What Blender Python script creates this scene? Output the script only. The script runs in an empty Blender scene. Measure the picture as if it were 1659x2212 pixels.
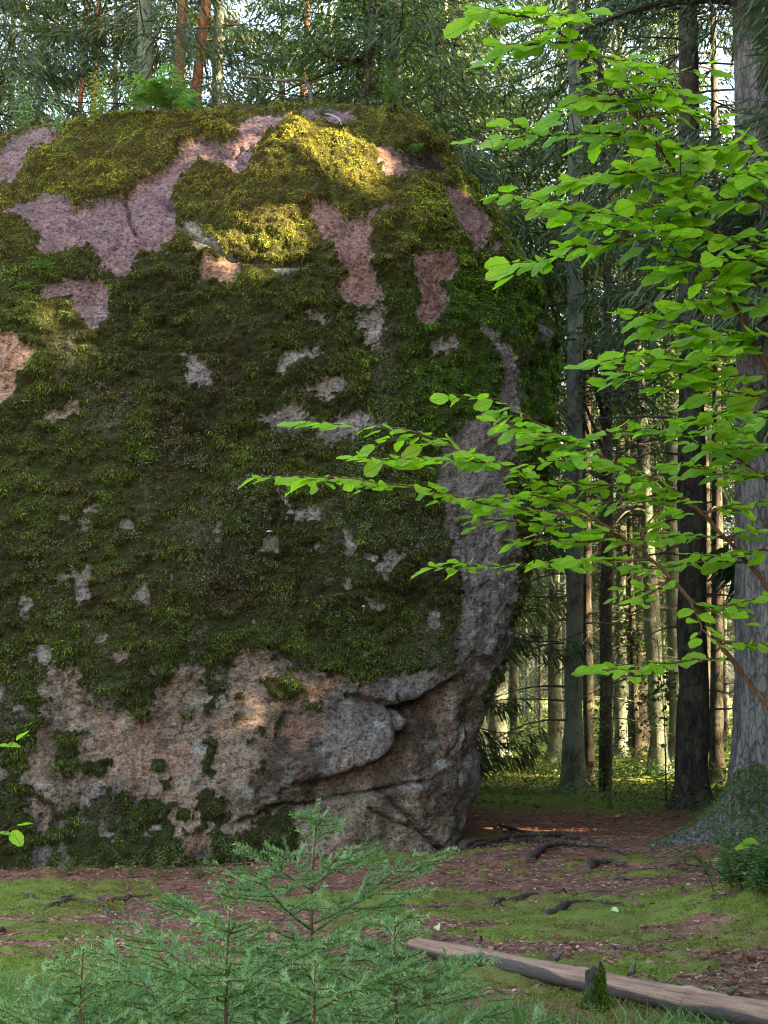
import bpy, math, random
import numpy as np
from mathutils import Vector, Matrix

random.seed(7)
RNG = np.random.default_rng(11)
R = math.radians
sc = bpy.context.scene
COL = sc.collection

# ------------------------------------------------------------------ camera
CAM_H = 1.5
TILT = R(6.74)
cam = bpy.data.cameras.new('camera')
cam.sensor_fit = 'VERTICAL'
cam.sensor_height = 24.0
cam.lens = 36.1
cam.clip_start = 0.05
cam.clip_end = 2000
camo = bpy.data.objects.new('camera', cam)
COL.objects.link(camo)
camo.location = (0, 0, CAM_H)
camo.rotation_euler = (R(90) + TILT, 0, 0)
sc.camera = camo

# ------------------------------------------------------------------ light
SUN = np.array([1.0, -0.48, 0.45]); SUN /= np.linalg.norm(SUN)
w = bpy.data.worlds.new('World'); sc.world = w; w.use_nodes = True
nt = w.node_tree
sky = nt.nodes.new('ShaderNodeTexSky'); sky.sky_type = 'NISHITA'; sky.sun_disc = False
sky.sun_elevation = math.asin(SUN[2]); sky.sun_rotation = math.atan2(SUN[0], SUN[1])
sky.air_density = 1.0; sky.dust_density = 4.5; sky.ozone_density = 1.0
bg = nt.nodes['Background']; bg.inputs[1].default_value = 0.15
nt.links.new(sky.outputs[0], bg.inputs[0])
sl = bpy.data.lights.new('sun', 'SUN'); sl.energy = 5.0; sl.angle = R(0.6); sl.color = (1.0, 0.80, 0.55)
so = bpy.data.objects.new('sun', sl); COL.objects.link(so)
so.rotation_euler = Vector(SUN).to_track_quat('Z', 'Y').to_euler()
so.location = (30, -10, 30)
sc.view_settings.view_transform = 'Standard'
sc.view_settings.look = 'None'
sc.view_settings.gamma = 1.0
sc.view_settings.exposure = 3.5
sc.view_settings.use_white_balance = True
sc.view_settings.white_balance_temperature = 7600
sc.cycles.filter_width = 1.15
sc.cycles.denoising_prefilter = 'NONE'
sc.cycles.max_bounces = 8
sc.cycles.diffuse_bounces = 5
sc.cycles.transmission_bounces = 6

# ------------------------------------------------------------------ helpers
FOC = 3328.0            # the layout sheet is 1659 x 2212 units, this is its focal length
_c, _s = math.cos(TILT), math.sin(TILT)
def ray(px, py):
    a = (px - 829.5) / FOC; b = (1106 - py) / FOC
    return a, _c - b * _s, _s + b * _c
def at(px, py, Y):
    x, y, z = ray(px, py); k = Y / y
    return np.array([x * k, Y, CAM_H + z * k])
def on_ground(px, py, h=0.0):
    x, y, z = ray(px, py); k = (h - CAM_H) / z
    return np.array([x * k, y * k, h])
def sheet(V):
    d = V - np.array([0, 0, CAM_H]); f = d[:, 1] * _c + d[:, 2] * _s; u = -d[:, 1] * _s + d[:, 2] * _c
    f = np.maximum(f, 0.1)
    return 829.5 + FOC * d[:, 0] / f, 1106 - FOC * u / f

def _hash(ix, iy, iz, seed):
    h = (ix.astype(np.int64) * 374761393 + iy.astype(np.int64) * 668265263 + iz.astype(np.int64) * 2147483647 + seed * 974711) & 0xFFFFFFFF
    h = ((h ^ (h >> 13)) * 1274126177) & 0xFFFFFFFF
    h = ((h ^ (h >> 16)) * 2246822519) & 0xFFFFFFFF
    return ((h ^ (h >> 15)) & 0xFFFF) / 32767.5 - 1.0
def vnoise(p, seed=0):
    i = np.floor(p).astype(np.int64); f = p - i
    f = f * f * f * (f * (f * 6 - 15) + 10)
    r = 0
    for dx in (0, 1):
        wx = f[:, 0] if dx else 1 - f[:, 0]
        for dy in (0, 1):
            wy = f[:, 1] if dy else 1 - f[:, 1]
            for dz in (0, 1):
                wz = f[:, 2] if dz else 1 - f[:, 2]
                r = r + wx * wy * wz * _hash(i[:, 0] + dx, i[:, 1] + dy, i[:, 2] + dz, seed)
    return r
def fbm(p, octaves=4, seed=0, gain=0.5, lac=2.03):
    r = 0; a = 1.0; t = 0
    for o in range(octaves):
        r = r + a * vnoise(p * lac ** o, seed + o * 17); t += a; a *= gain
    return r / t
def sstep(a, b, x):
    t = np.clip((x - a) / (b - a), 0, 1); return t * t * (3 - 2 * t)
def sdist(u, v, poly):
    """signed distance to a closed polygon, negative inside"""
    P = np.array(poly, float); Q = np.roll(P, -1, 0)
    d = np.full(u.shape, 1e9); ins = np.zeros(u.shape, bool)
    for a, b in zip(P, Q):
        e = b - a; wx = u - a[0]; wy = v - a[1]
        t = np.clip((wx * e[0] + wy * e[1]) / (e @ e + 1e-9), 0, 1)
        d = np.minimum(d, (wx - e[0] * t) ** 2 + (wy - e[1] * t) ** 2)
        c = (a[1] <= v) != (b[1] <= v)
        with np.errstate(divide='ignore', invalid='ignore'):
            xi = a[0] + (v - a[1]) / (e[1] if abs(e[1]) > 1e-9 else 1e-9) * e[0]
        ins ^= c & (u < xi)
    d = np.sqrt(d)
    return np.where(ins, -d, d)
def ldist(u, v, line):
    d = np.full(u.shape, 1e9); P = np.array(line, float)
    for a, b in zip(P[:-1], P[1:]):
        e = b - a; wx = u - a[0]; wy = v - a[1]
        t = np.clip((wx * e[0] + wy * e[1]) / (e @ e + 1e-9), 0, 1)
        d = np.minimum(d, (wx - e[0] * t) ** 2 + (wy - e[1] * t) ** 2)
    return np.sqrt(d)
def nrm(a):
    return a / np.maximum(np.linalg.norm(a, axis=-1, keepdims=True), 1e-9)

def mesh(name, V, F, mat=None, smooth=True, attrs=None):
    """V (n,3), F (m,k) int array or a list of such arrays"""
    me = bpy.data.meshes.new(name)
    V = np.ascontiguousarray(V, np.float32)
    Fs = [np.asarray(f, np.int32) for f in (F if isinstance(F, list) else [F]) if len(f)]
    me.vertices.add(len(V)); me.vertices.foreach_set('co', V.ravel())
    lv = np.concatenate([f.ravel() for f in Fs]); cnt = np.concatenate([np.full(len(f), f.shape[1], np.int32) for f in Fs])
    me.loops.add(len(lv)); me.loops.foreach_set('vertex_index', lv)
    me.polygons.add(len(cnt)); st = np.zeros(len(cnt), np.int32); st[1:] = np.cumsum(cnt)[:-1]
    me.polygons.foreach_set('loop_start', st)
    me.polygons.foreach_set('use_smooth', np.full(len(cnt), smooth))
    me.update(calc_edges=True); me.validate()
    for k, a in (attrs or {}).items():
        a = np.ascontiguousarray(a, np.float32)
        if a.ndim == 1:
            at_ = me.attributes.new(k, 'FLOAT', 'POINT'); at_.data.foreach_set('value', a)
        elif a.shape[1] == 3 and k.startswith('c_'):
            at_ = me.attributes.new(k, 'FLOAT_COLOR', 'POINT')
            at_.data.foreach_set('color', np.concatenate([a, np.ones((len(a), 1), np.float32)], 1).ravel())
        else:
            at_ = me.attributes.new(k, 'FLOAT_VECTOR', 'POINT'); at_.data.foreach_set('vector', a.ravel())
    if mat: me.materials.append(mat)
    return me
def ob(name, me, parent=None, loc=None, rz=None, kind=None):
    o = bpy.data.objects.new(name, me); COL.objects.link(o)
    if parent: o.parent = parent
    if loc is not None: o.location = loc
    if rz is not None: o.rotation_euler = (0, 0, rz)
    if kind: o['kind'] = kind
    return o
def tag(o, label, cat, group=None):
    o['label'] = label; o['category'] = cat
    if group: o['group'] = group
    return o
def thing(name, label, cat, loc=(0, 0, 0), rz=0, group=None, scale=None):
    o = bpy.data.objects.new(name, None); COL.objects.link(o)
    o.empty_display_size = 0.1
    o.location = loc; o.rotation_euler = (0, 0, rz)
    if scale is not None: o.scale = (scale,) * 3 if np.isscalar(scale) else scale
    return tag(o, label, cat, group)

class Geo:
    """collects pieces of one mesh"""
    def __init__(s): s.V = []; s.Q = []; s.T = []; s.A = {}; s.n = 0
    def add(s, V, Q=None, T=None, **attrs):
        V = np.asarray(V, float)
        if Q is not None and len(Q): s.Q.append(np.asarray(Q) + s.n)
        if T is not None and len(T): s.T.append(np.asarray(T) + s.n)
        for k, a in attrs.items():
            a = np.asarray(a, float)
            if k.startswith('c_') and a.ndim == 1: a = np.tile(a, (len(V), 1))
            s.A.setdefault(k, []).append(a)
        s.V.append(V); s.n += len(V)
    def mesh(s, name, mat, smooth=True):
        F = []
        if s.Q: F.append(np.concatenate(s.Q))
        if s.T: F.append(np.concatenate(s.T))
        return mesh(name, np.concatenate(s.V), F, mat, smooth, {k: np.concatenate(a) for k, a in s.A.items()})

def tube(path, rad, sides=8, cap=True, wob=0.0, seed=0):
    """tapered tube along a path; returns V, Q, T"""
    P = np.asarray(path, float); n = len(P); rad = np.broadcast_to(np.asarray(rad, float), (n,))
    tg = nrm(np.gradient(P, axis=0))
    ref = np.array([0, 0, 1.0]) if abs(tg[:, 2]).mean() < 0.8 else np.array([1.0, 0, 0])
    sx = nrm(np.cross(tg, ref)); sy = np.cross(tg, sx)
    a = np.linspace(0, 2 * np.pi, sides, endpoint=False)
    V = P[:, None] + rad[:, None, None] * (np.cos(a)[None, :, None] * sx[:, None] + np.sin(a)[None, :, None] * sy[:, None])
    if wob:
        q = V.reshape(-1, 3); k = vnoise(q / max(wob * 4, 1e-3) + seed * 3.1, seed).reshape(n, sides, 1)
        V = P[:, None] + (V - P[:, None]) * (1 + 0.22 * k)
    V = V.reshape(-1, 3)
    i = np.arange(n - 1)[:, None] * sides; j = np.arange(sides)[None]; jn = (j + 1) % sides
    Q = np.stack([i + j, i + jn, i + sides + jn, i + sides + j], -1).reshape(-1, 4)
    T = None
    if cap:
        V = np.concatenate([V, P[:1], P[-1:]]); k = len(V)
        j = np.arange(sides); jn = (j + 1) % sides
        T = np.concatenate([np.stack([np.full(sides, k - 2), jn, j], -1), np.stack([np.full(sides, k - 1), (n - 1) * sides + j, (n - 1) * sides + jn], -1)])
    return V, Q, T
def smooth_path(pts, n):
    P = np.asarray(pts, float); d = np.r_[0, np.cumsum(np.linalg.norm(np.diff(P, axis=0), axis=1))]
    t = np.linspace(0, d[-1], n)
    Q = np.stack([np.interp(t, d, P[:, k]) for k in range(P.shape[1])], 1)
    for _ in range(3):
        Q[1:-1] = 0.25 * Q[:-2] + 0.5 * Q[1:-1] + 0.25 * Q[2:]
    return Q
def diamonds(base, direc, side, L, W, droop=0.0, peak=0.45):
    """one small leaf-like quad for every base point"""
    base = np.asarray(base, float); n = len(base); L = np.broadcast_to(L, (n,))[:, None]; W = np.broadcast_to(W, (n,))[:, None]
    dn = np.array([0, 0, -1.0]) * droop
    mid = base + direc * L * peak
    tip = base + direc * L + dn * L
    V = np.stack([base, mid + side * W * 0.5, tip, mid - side * W * 0.5], 1).reshape(-1, 3)
    Q = np.arange(n * 4).reshape(-1, 4)
    return V, Q
def rand_dirs(n, zlo=-1, zhi=1):
    z = RNG.uniform(zlo, zhi, n); a = RNG.uniform(0, 2 * np.pi, n); r = np.sqrt(np.maximum(0, 1 - z * z))
    return np.stack([r * np.cos(a), r * np.sin(a), z], 1)
def perp(d):
    return nrm(np.cross(d, rand_dirs(len(d))))

# ------------------------------------------------------------------ materials
def mat(name):
    m = bpy.data.materials.new(name); m.use_nodes = True
    n = m.node_tree.nodes; l = m.node_tree.links
    return m, n, l, n['Principled BSDF']
def N(n, t, **kw):
    x = n.new(t)
    for k, v in kw.items():
        if k.startswith('i_'): x.inputs[k[2:].replace('_', ' ')].default_value = v
        else: setattr(x, k, v)
    return x
def noise_node(n, l, scale, detail=6, rough=0.6, vec=None, mapping=None):
    t = N(n, 'ShaderNodeTexNoise'); t.inputs['Scale'].default_value = scale; t.inputs['Detail'].default_value = detail; t.inputs['Roughness'].default_value = rough
    if mapping is not None:
        tc = N(n, 'ShaderNodeTexCoord'); mp = N(n, 'ShaderNodeMapping'); mp.inputs['Scale'].default_value = mapping
        l.new(tc.outputs['Object'], mp.inputs[0]); l.new(mp.outputs[0], t.inputs['Vector'])
    elif vec is not None: l.new(vec, t.inputs['Vector'])
    else:
        tc = N(n, 'ShaderNodeTexCoord'); l.new(tc.outputs['Object'], t.inputs['Vector'])
    return t
def ramp(n, l, src, stops):
    r = N(n, 'ShaderNodeValToRGB'); e = r.color_ramp.elements
    while len(e) < len(stops): e.new(0.5)
    for k, (p, c) in enumerate(stops):
        e[k].position = p; e[k].color = (*c, 1) if len(c) == 3 else c
    l.new(src, r.inputs[0]); return r
def mixc(n, l, fac, a, b, mode='MIX'):
    m = N(n, 'ShaderNodeMix', data_type='RGBA', blend_type=mode)
    for s, x in ((m.inputs[0], fac), (m.inputs[6], a), (m.inputs[7], b)):
        if hasattr(x, 'links') or hasattr(x, 'is_output'): l.new(x, s)
        else: s.default_value = x if np.isscalar(x) else (*x, 1)
    return m.outputs[2]
def bump(n, l, b, src, strength=0.5, dist=0.02, chain=None):
    x = N(n, 'ShaderNodeBump'); x.inputs['Strength'].default_value = strength; x.inputs['Distance'].default_value = dist
    l.new(src, x.inputs['Height'])
    if chain is not None: l.new(chain, x.inputs['Normal'])
    if b is not None: l.new(x.outputs[0], b.inputs['Normal'])
    return x.outputs[0]
def attr(n, name):
    a = N(n, 'ShaderNodeAttribute'); a.attribute_name = name; return a

def foliage_mat(name, transl=0.35, rough=0.55, spec=0.25, base=None):
    m, n, l, b = mat(name)
    if base is None: c = attr(n, 'c_tint').outputs['Color']
    else:
        nz = noise_node(n, l, 3.0); c = mixc(n, l, nz.outputs['Fac'], base[0], base[1])
    b.inputs['Roughness'].default_value = rough; b.inputs['Specular IOR Level'].default_value = spec
    l.new(c, b.inputs['Base Color'])
    if transl:
        t = N(n, 'ShaderNodeBsdfTranslucent'); l.new(mixc(n, l, 1.0, c, (1.0, 1.15, 0.55), 'MULTIPLY'), t.inputs[0])
        mx = N(n, 'ShaderNodeMixShader'); mx.inputs[0].default_value = transl
        l.new(b.outputs[0], mx.inputs[1]); l.new(t.outputs[0], mx.inputs[2])
        l.new(mx.outputs[0], n['Material Output'].inputs[0])
    return m

M = {}
M['needle'] = foliage_mat('spruce_needles', 0.25, 0.5)
M['moss'] = foliage_mat('moss_sprigs', 0.3, 0.9, 0.05)
M['grass'] = foliage_mat('grass_blades', 0.35, 0.5)
M['leaf'] = foliage_mat('broad_leaf', 0.45, 0.45)
M['litter'] = foliage_mat('forest_litter', 0.0, 0.75, 0.3)

def bark_mat(name, dark, mid, light, lichen, lich_amt=0.5, scale=9.0, depth=0.02, stretch=0.22):
    m, n, l, b = mat(name)
    nz = noise_node(n, l, scale, 8, 0.7, mapping=(1, 1, stretch))
    vz = N(n, 'ShaderNodeTexVoronoi', feature='DISTANCE_TO_EDGE'); vz.inputs['Scale'].default_value = scale * 1.6
    tc = N(n, 'ShaderNodeTexCoord'); mp = N(n, 'ShaderNodeMapping'); mp.inputs['Scale'].default_value = (1, 1, 0.3)
    ad = N(n, 'ShaderNodeVectorMath', operation='ADD'); sm = N(n, 'ShaderNodeVectorMath', operation='SCALE'); sm.inputs['Scale'].default_value = 0.12
    l.new(nz.outputs['Color'], sm.inputs[0]); l.new(tc.outputs['Object'], ad.inputs[0]); l.new(sm.outputs[0], ad.inputs[1])
    l.new(ad.outputs[0], mp.inputs[0]); l.new(mp.outputs[0], vz.inputs['Vector'])
    c = ramp(n, l, nz.outputs['Fac'], [(0.3, dark), (0.5, mid), (0.7, light)]).outputs[0]
    cr = ramp(n, l, vz.outputs['Distance'], [(0.0, (0.25,) * 3), (0.12, (1,) * 3)])
    c = mixc(n, l, 0.75, c, cr.outputs[0], 'MULTIPLY')
    n2 = noise_node(n, l, 2.3, 7, 0.75)
    lf = ramp(n, l, n2.outputs['Fac'], [(0.62 - 0.25 * lich_amt, (0, 0, 0)), (0.72 - 0.2 * lich_amt, (lich_amt,) * 3)])
    n3 = noise_node(n, l, 38, 4, 0.7)
    lc = mixc(n, l, n3.outputs['Fac'], tuple(x * 0.7 for x in lichen), tuple(x * 1.25 for x in lichen))
    c = mixc(n, l, lf.outputs[0], c, lc)
    l.new(c, b.inputs['Base Color']); b.inputs['Roughness'].default_value = 0.9; b.inputs['Specular IOR Level'].default_value = 0.15
    h1 = bump(n, l, None, cr.outputs[0], 0.6, depth)
    h2 = bump(n, l, None, nz.outputs['Fac'], 0.7, depth * 1.3, h1)
    bump(n, l, b, n3.outputs['Fac'], 0.35, depth * 0.3, h2)
    return m
M['bark'] = bark_mat('spruce_bark', (0.045, 0.036, 0.03), (0.10, 0.088, 0.072), (0.16, 0.145, 0.12), (0.17, 0.215, 0.16), 0.95)
M['bark_dark'] = bark_mat('dark_bark', (0.022, 0.018, 0.015), (0.055, 0.047, 0.038), (0.11, 0.095, 0.078), (0.12, 0.14, 0.10), 0.6)
M['bark_old'] = bark_mat('old_grey_bark', (0.05, 0.044, 0.04), (0.12, 0.112, 0.105), (0.21, 0.20, 0.19), (0.17, 0.19, 0.165), 0.55, 13.0, 0.02, 0.16)
M['bark_pine'] = bark_mat('pine_bark', (0.10, 0.045, 0.025), (0.27, 0.12, 0.065), (0.42, 0.21, 0.12), (0.32, 0.18, 0.11), 0.3, 5.0)
M['bark_twig'] = bark_mat('hazel_bark', (0.05, 0.03, 0.018), (0.12, 0.07, 0.04), (0.19, 0.12, 0.075), (0.16, 0.13, 0.09), 0.2, 60, 0.002)
M['bark_root'] = bark_mat('root_bark', (0.03, 0.023, 0.02), (0.085, 0.066, 0.056), (0.17, 0.14, 0.12), (0.15, 0.14, 0.12), 0.35, 22, 0.008, 0.6)
M['deadwood'] = bark_mat('dead_twigs', (0.05, 0.042, 0.034), (0.10, 0.088, 0.07), (0.18, 0.165, 0.14), (0.2, 0.22, 0.17), 0.5, 20, 0.004)

# ------------------------------------------------------------------ the boulder
BC = np.array([-2.5, 17.2, 3.4])
def pl(p, nv):
    nv = np.array(nv, float); nv /= np.linalg.norm(nv); return nv, float(nv @ (np.asarray(p) - BC))
PLANES = [
    pl(at(500, 1100, 13.75), (0.10, -1, 0.02)),           # broad mossy face
    pl(at(600, 400, 14.2), (0.02, -0.70, 0.62)),          # upper slope
    pl(at(300, 360, 14.3), (-0.10, -0.75, 0.60)),
    pl(at(640, 168, 15.6), (0.03, -0.12, 1)),             # crown
    pl(at(60, 235, 15.2), (-0.30, -0.15, 1)),             # falls off to the left
    pl(at(1010, 355, 15.8), (0.75, -0.30, 0.75)),         # right shoulder
    pl(at(1130, 500, 15.9), (0.85, -0.25, 0.45)),
    pl(at(1222, 800, 16.3), (1, -0.10, -0.05)),           # right end
    pl(at(1192, 1420, 16.0), (1, 0.08, -0.26)),          # undercut right end
    pl(at(1030, 1720, 15.3), (1, 0.12, -0.36)),
    pl(at(1100, 1050, 14.75), (0.62, -0.78, 0.02)),       # corner facet
    pl(at(975, 1500, 14.25), (0.34, -0.92, -0.10)),
    pl(at(500, 1800, 13.55), (0.08, -1, -0.14)),           # foot
    pl((-7.2, 17, 3), (-1, -0.1, 0.1)), pl((-6.2, 14.6, 3), (-0.7, -0.8, 0.1)),
    pl((-2, 21.5, 4), (0, 1, 0.1)), pl((1.2, 20.2, 4), (0.7, 0.8, 0.1)), pl((-6, 20.5, 4), (-0.7, 0.7, 0.2)),
    pl((-2, 17, -1.2), (0, 0, -1)),
]
def boulder_r(D, p=16):
    s = 0
    for nv, d in PLANES:
        s = s + np.maximum(0, (D @ nv) / d) ** p
    return s ** (-1.0 / p)
def build_boulder_base(nl, nf, nb):
    # azimuth measured from -Y (towards the clearing), finer on that side
    a = np.concatenate([np.linspace(R(-62), R(88), nf, endpoint=False), np.linspace(R(88), R(298), nb, endpoint=False)])
    e = np.concatenate([np.linspace(R(-72), R(-50), 12, endpoint=False), np.linspace(R(-50), R(74), nl, endpoint=False), np.linspace(R(74), R(90), 26)])
    A, E = np.meshgrid(a, e)
    D = np.stack([np.cos(E) * np.sin(A), -np.cos(E) * np.cos(A), np.sin(E)], -1)
    sh = D.shape[:2]
    P = BC + D.reshape(-1, 3) * boulder_r(D.reshape(-1, 3))[:, None]
    return P, sh
def grid_normals(P, sh):
    G = P.reshape(*sh, 3)
    da = np.roll(G, -1, 1) - np.roll(G, 1, 1); de = np.gradient(G, axis=0)
    nn = np.cross(da, de); nn[-1] = (0, 0, 1)
    return nrm(nn).reshape(-1, 3)
c1 = lambda *q: [(x * .5, 164.6 + y * .5) for x, y in q]
c2 = lambda *q: [(493.7 + x * .463, 164.6 + y * .463) for x, y in q]
c3 = lambda *q: [(x * .496, 987.5 + y * .496) for x, y in q]
c4 = lambda *q: [(548.6 + x * .4299, 1042.4 + y * .4299) for x, y in q]
PURPLE = (0.25, 0.165, 0.175); PINK = (0.29, 0.17, 0.15); PALE = (0.38, 0.355, 0.36); TAN = (0.31, 0.245, 0.20); GREY = (0.27, 0.25, 0.24)
BROWN = (0.25, 0.19, 0.15); LEDGE = (0.25, 0.27, 0.23); SOIL = (0.06, 0.04, 0.03); ORANGE = (0.44, 0.28, 0.21); DRAB = (0.32, 0.27, 0.21)
BARE = [
    (PURPLE, c1((-40, 360), (60, 270), (140, 240), (290, 235), (200, 310), (140, 350), (60, 440), (-40, 460))),
    (PURPLE, c1((10, 610), (60, 540), (190, 495), (230, 510), (330, 545), (330, 575), (540, 535), (600, 450), (640, 420), (700, 390), (760, 340), (820, 285), (940, 290), (1010, 280), (1060, 200), (1130, 180), (1250, 150), (1350, 110), (1500, 110), (1570, 160), (1540, 200), (1400, 190), (1250, 200), (1200, 240), (1090, 300), (1090, 400), (1000, 450), (920, 360), (830, 370), (760, 430), (740, 520), (760, 600), (770, 690), (690, 760), (610, 770), (560, 850), (530, 880), (430, 840), (430, 790), (380, 740), (280, 770), (190, 790), (160, 760), (190, 700), (110, 620))),
    (PURPLE, c1((140, 940), (190, 900), (350, 860), (440, 870), (470, 940), (460, 1040), (390, 1110), (330, 1020), (310, 930), (230, 970))),
    (ORANGE, c1((840, 900), (870, 800), (960, 780), (1040, 800), (1030, 860), (1010, 900), (930, 880))),
    (LEDGE, c1((780, 640), (850, 620), (900, 680), (960, 740), (1040, 780), (1160, 800), (1340, 785), (1300, 830), (1210, 850), (1140, 830), (1050, 800), (900, 770), (840, 780), (820, 720))),
    (ORANGE, c1((-60, 1110), (60, 1110), (150, 1180), (120, 1260), (60, 1310), (70, 1390), (-60, 1420))),
    (PALE, c1((780, 1190), (890, 1230), (930, 1310), (900, 1350), (830, 1345), (800, 1280))),
    (PALE, c1((1200, 1200), (1380, 1150), (1420, 1200), (1300, 1210), (1230, 1290), (1200, 1270))),
    (PALE, c1((1310, 1330), (1490, 1280), (1520, 1360), (1430, 1410), (1370, 1380))),
    (PALE, c1((1110, 1500), (1200, 1450), (1260, 1380), (1330, 1470), (1340, 1540), (1250, 1530))),
    (PALE, c1((1360, 1500), (1600, 1440), (1680, 1500), (1500, 1560), (1430, 1610), (1360, 1580))),
    (PALE, c1((1320, 1000), (1420, 1040), (1410, 1070), (1350, 1040))),
    (DRAB, c1((170, 1470), (320, 1400), (340, 1440), (220, 1500))),
    (PINK, c2((360, 640), (400, 600), (480, 620), (560, 680), (640, 660), (700, 620), (780, 590), (800, 620), (680, 660), (660, 760), (660, 850), (680, 930), (720, 1000), (730, 1040), (650, 1090), (600, 1080), (500, 1010), (510, 960), (540, 940), (490, 830), (490, 790), (420, 730))),
    (PINK, c2((860, 850), (930, 830), (960, 810), (1020, 820), (1060, 880), (1040, 930), (980, 970), (1010, 1010), (1010, 1070), (940, 1170), (870, 1130), (880, 1000), (860, 920))),
    (PINK, c2((1020, 500), (1070, 490), (1150, 530), (1260, 600), (1280, 680), (1210, 730), (1190, 780), (1140, 810), (1090, 700), (1050, 600))),
    (PINK, c2((1200, 770), (1250, 760), (1250, 820), (1205, 820))),
    (PALE, c2((600, 1110), (700, 1080), (730, 1150), (690, 1230), (640, 1220))),
    (GREY, c2((1150, 1150), (1300, 1270), (1340, 1350), (1350, 1500), (1310, 1560), (1260, 1500), (1270, 1400), (1240, 1290))),
    (GREY, c2((1000, 1700), (1080, 1620), (1200, 1560), (1330, 1600), (1360, 1750), (1340, 1900), (980, 1920), (980, 1780))),
    (SOIL, c2((770, 340), (830, 350), (920, 370), (1010, 390), (1020, 440), (900, 460), (830, 440))),
    (PINK, c2((640, 320), (720, 310), (800, 400), (830, 480), (740, 430))),
    (PALE, c2((960, 1270), (1060, 1200), (1060, 1260), (980, 1310))),
    (PALE, c3((1170, 140), (1250, 180), (1270, 230), (1390, 240), (1370, 290), (1270, 290), (1230, 220))),
    (PALE, c3((1490, 410), (1570, 390), (1659, 470), (1640, 490), (1570, 430))),
    (PALE, c3((735, 765), (765, 790), (755, 820), (730, 800))), (PALE, c3((280, 250), (310, 260), (300, 285), (278, 280))), (PALE, c3((640, 930), (690, 940), (680, 975), (645, 970))),
    (PALE, c3((360, 225), (410, 222), (405, 245), (370, 248))), (PALE, c3((90, 650), (130, 640), (130, 690), (90, 690))),
    (TAN, c3((100, 1290), (180, 1180), (180, 1050), (220, 900), (320, 910), (330, 1000), (420, 1060), (480, 1100), (560, 1110), (640, 1120), (700, 1000), (860, 900), (880, 960), (900, 1100), (990, 1080), (990, 880), (1080, 820), (1190, 850), (1300, 920), (1400, 930), (1700, 1020), (1700, 1860), (1180, 1860), (1150, 1640), (1000, 1600), (980, 1500), (900, 1450), (860, 1500), (860, 1620), (770, 1650), (700, 1500), (560, 1500), (500, 1420), (400, 1420), (330, 1560), (250, 1590), (230, 1500), (100, 1400))),
    (TAN, c3((120, 1540), (200, 1500), (240, 1590), (180, 1640))), (PALE, c3((440, 1640), (490, 1640), (490, 1670), (450, 1670))), (BROWN, c3((790, 1650), (930, 1640), (920, 1720), (850, 1760), (800, 1730))),
    (GREY, c4((940, -60), (1300, -60), (1310, 400), (1330, 500), (1290, 600), (1320, 840), (1200, 1000), (1200, 1300), (1060, 1850), (960, 2000), (300, 2000), (320, 1500), (250, 1100), (560, 1000), (700, 960), (900, 940), (1000, 930), (1030, 700), (1050, 500), (1000, 300), (960, 200))),
    (DRAB, c4((120, 1640), (300, 1610), (560, 1580), (800, 1525), (1000, 1400), (1050, 1600), (980, 1860), (700, 1940), (420, 1930), (330, 1800), (300, 1700))),
    (BROWN, c4((700, 1130), (900, 1075), (1050, 960), (1200, 990), (1190, 1250), (1090, 1450), (1000, 1400), (800, 1525), (560, 1580), (150, 1600), (200, 1520), (400, 1490), (640, 1395), (710, 1320), (720, 1260), (800, 1190))),
]
MOSSY = [
    c3((1130, 970), (1250, 930), (1340, 1000), (1290, 1060), (1180, 1030)), c3((1010, 1010), (1060, 1000), (1075, 1060), (1020, 1060)),
    c3((870, 1480), (920, 1440), (960, 1500), (990, 1600), (930, 1660), (870, 1600)), c3((690, 1400), (750, 1390), (740, 1440), (700, 1440)),
    c3((240, 1190), (340, 1190), (350, 1330), (290, 1400), (240, 1340)), c4((270, 1100), (340, 1100), (320, 1150), (280, 1140)),
    c4((690, 1040), (740, 1060), (720, 1120), (690, 1110)), c4((0, 1700), (200, 1680), (230, 1800), (160, 1930), (0, 1960)), c4((560, 1880), (760, 1900), (900, 1900), (900, 1990), (560, 1990)),
    c3((1220, 1120), (1250, 1120), (1215, 1230), (1195, 1220)),
]
RECESS = c4((700, 1130), (900, 1075), (1050, 960), (1110, 860), (1260, 900), (1260, 1250), (1090, 1450), (1000, 1400), (800, 1525), (560, 1580), (100, 1620), (140, 1540), (250, 1505), (400, 1490), (640, 1395), (710, 1320), (720, 1260), (800, 1190))
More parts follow.
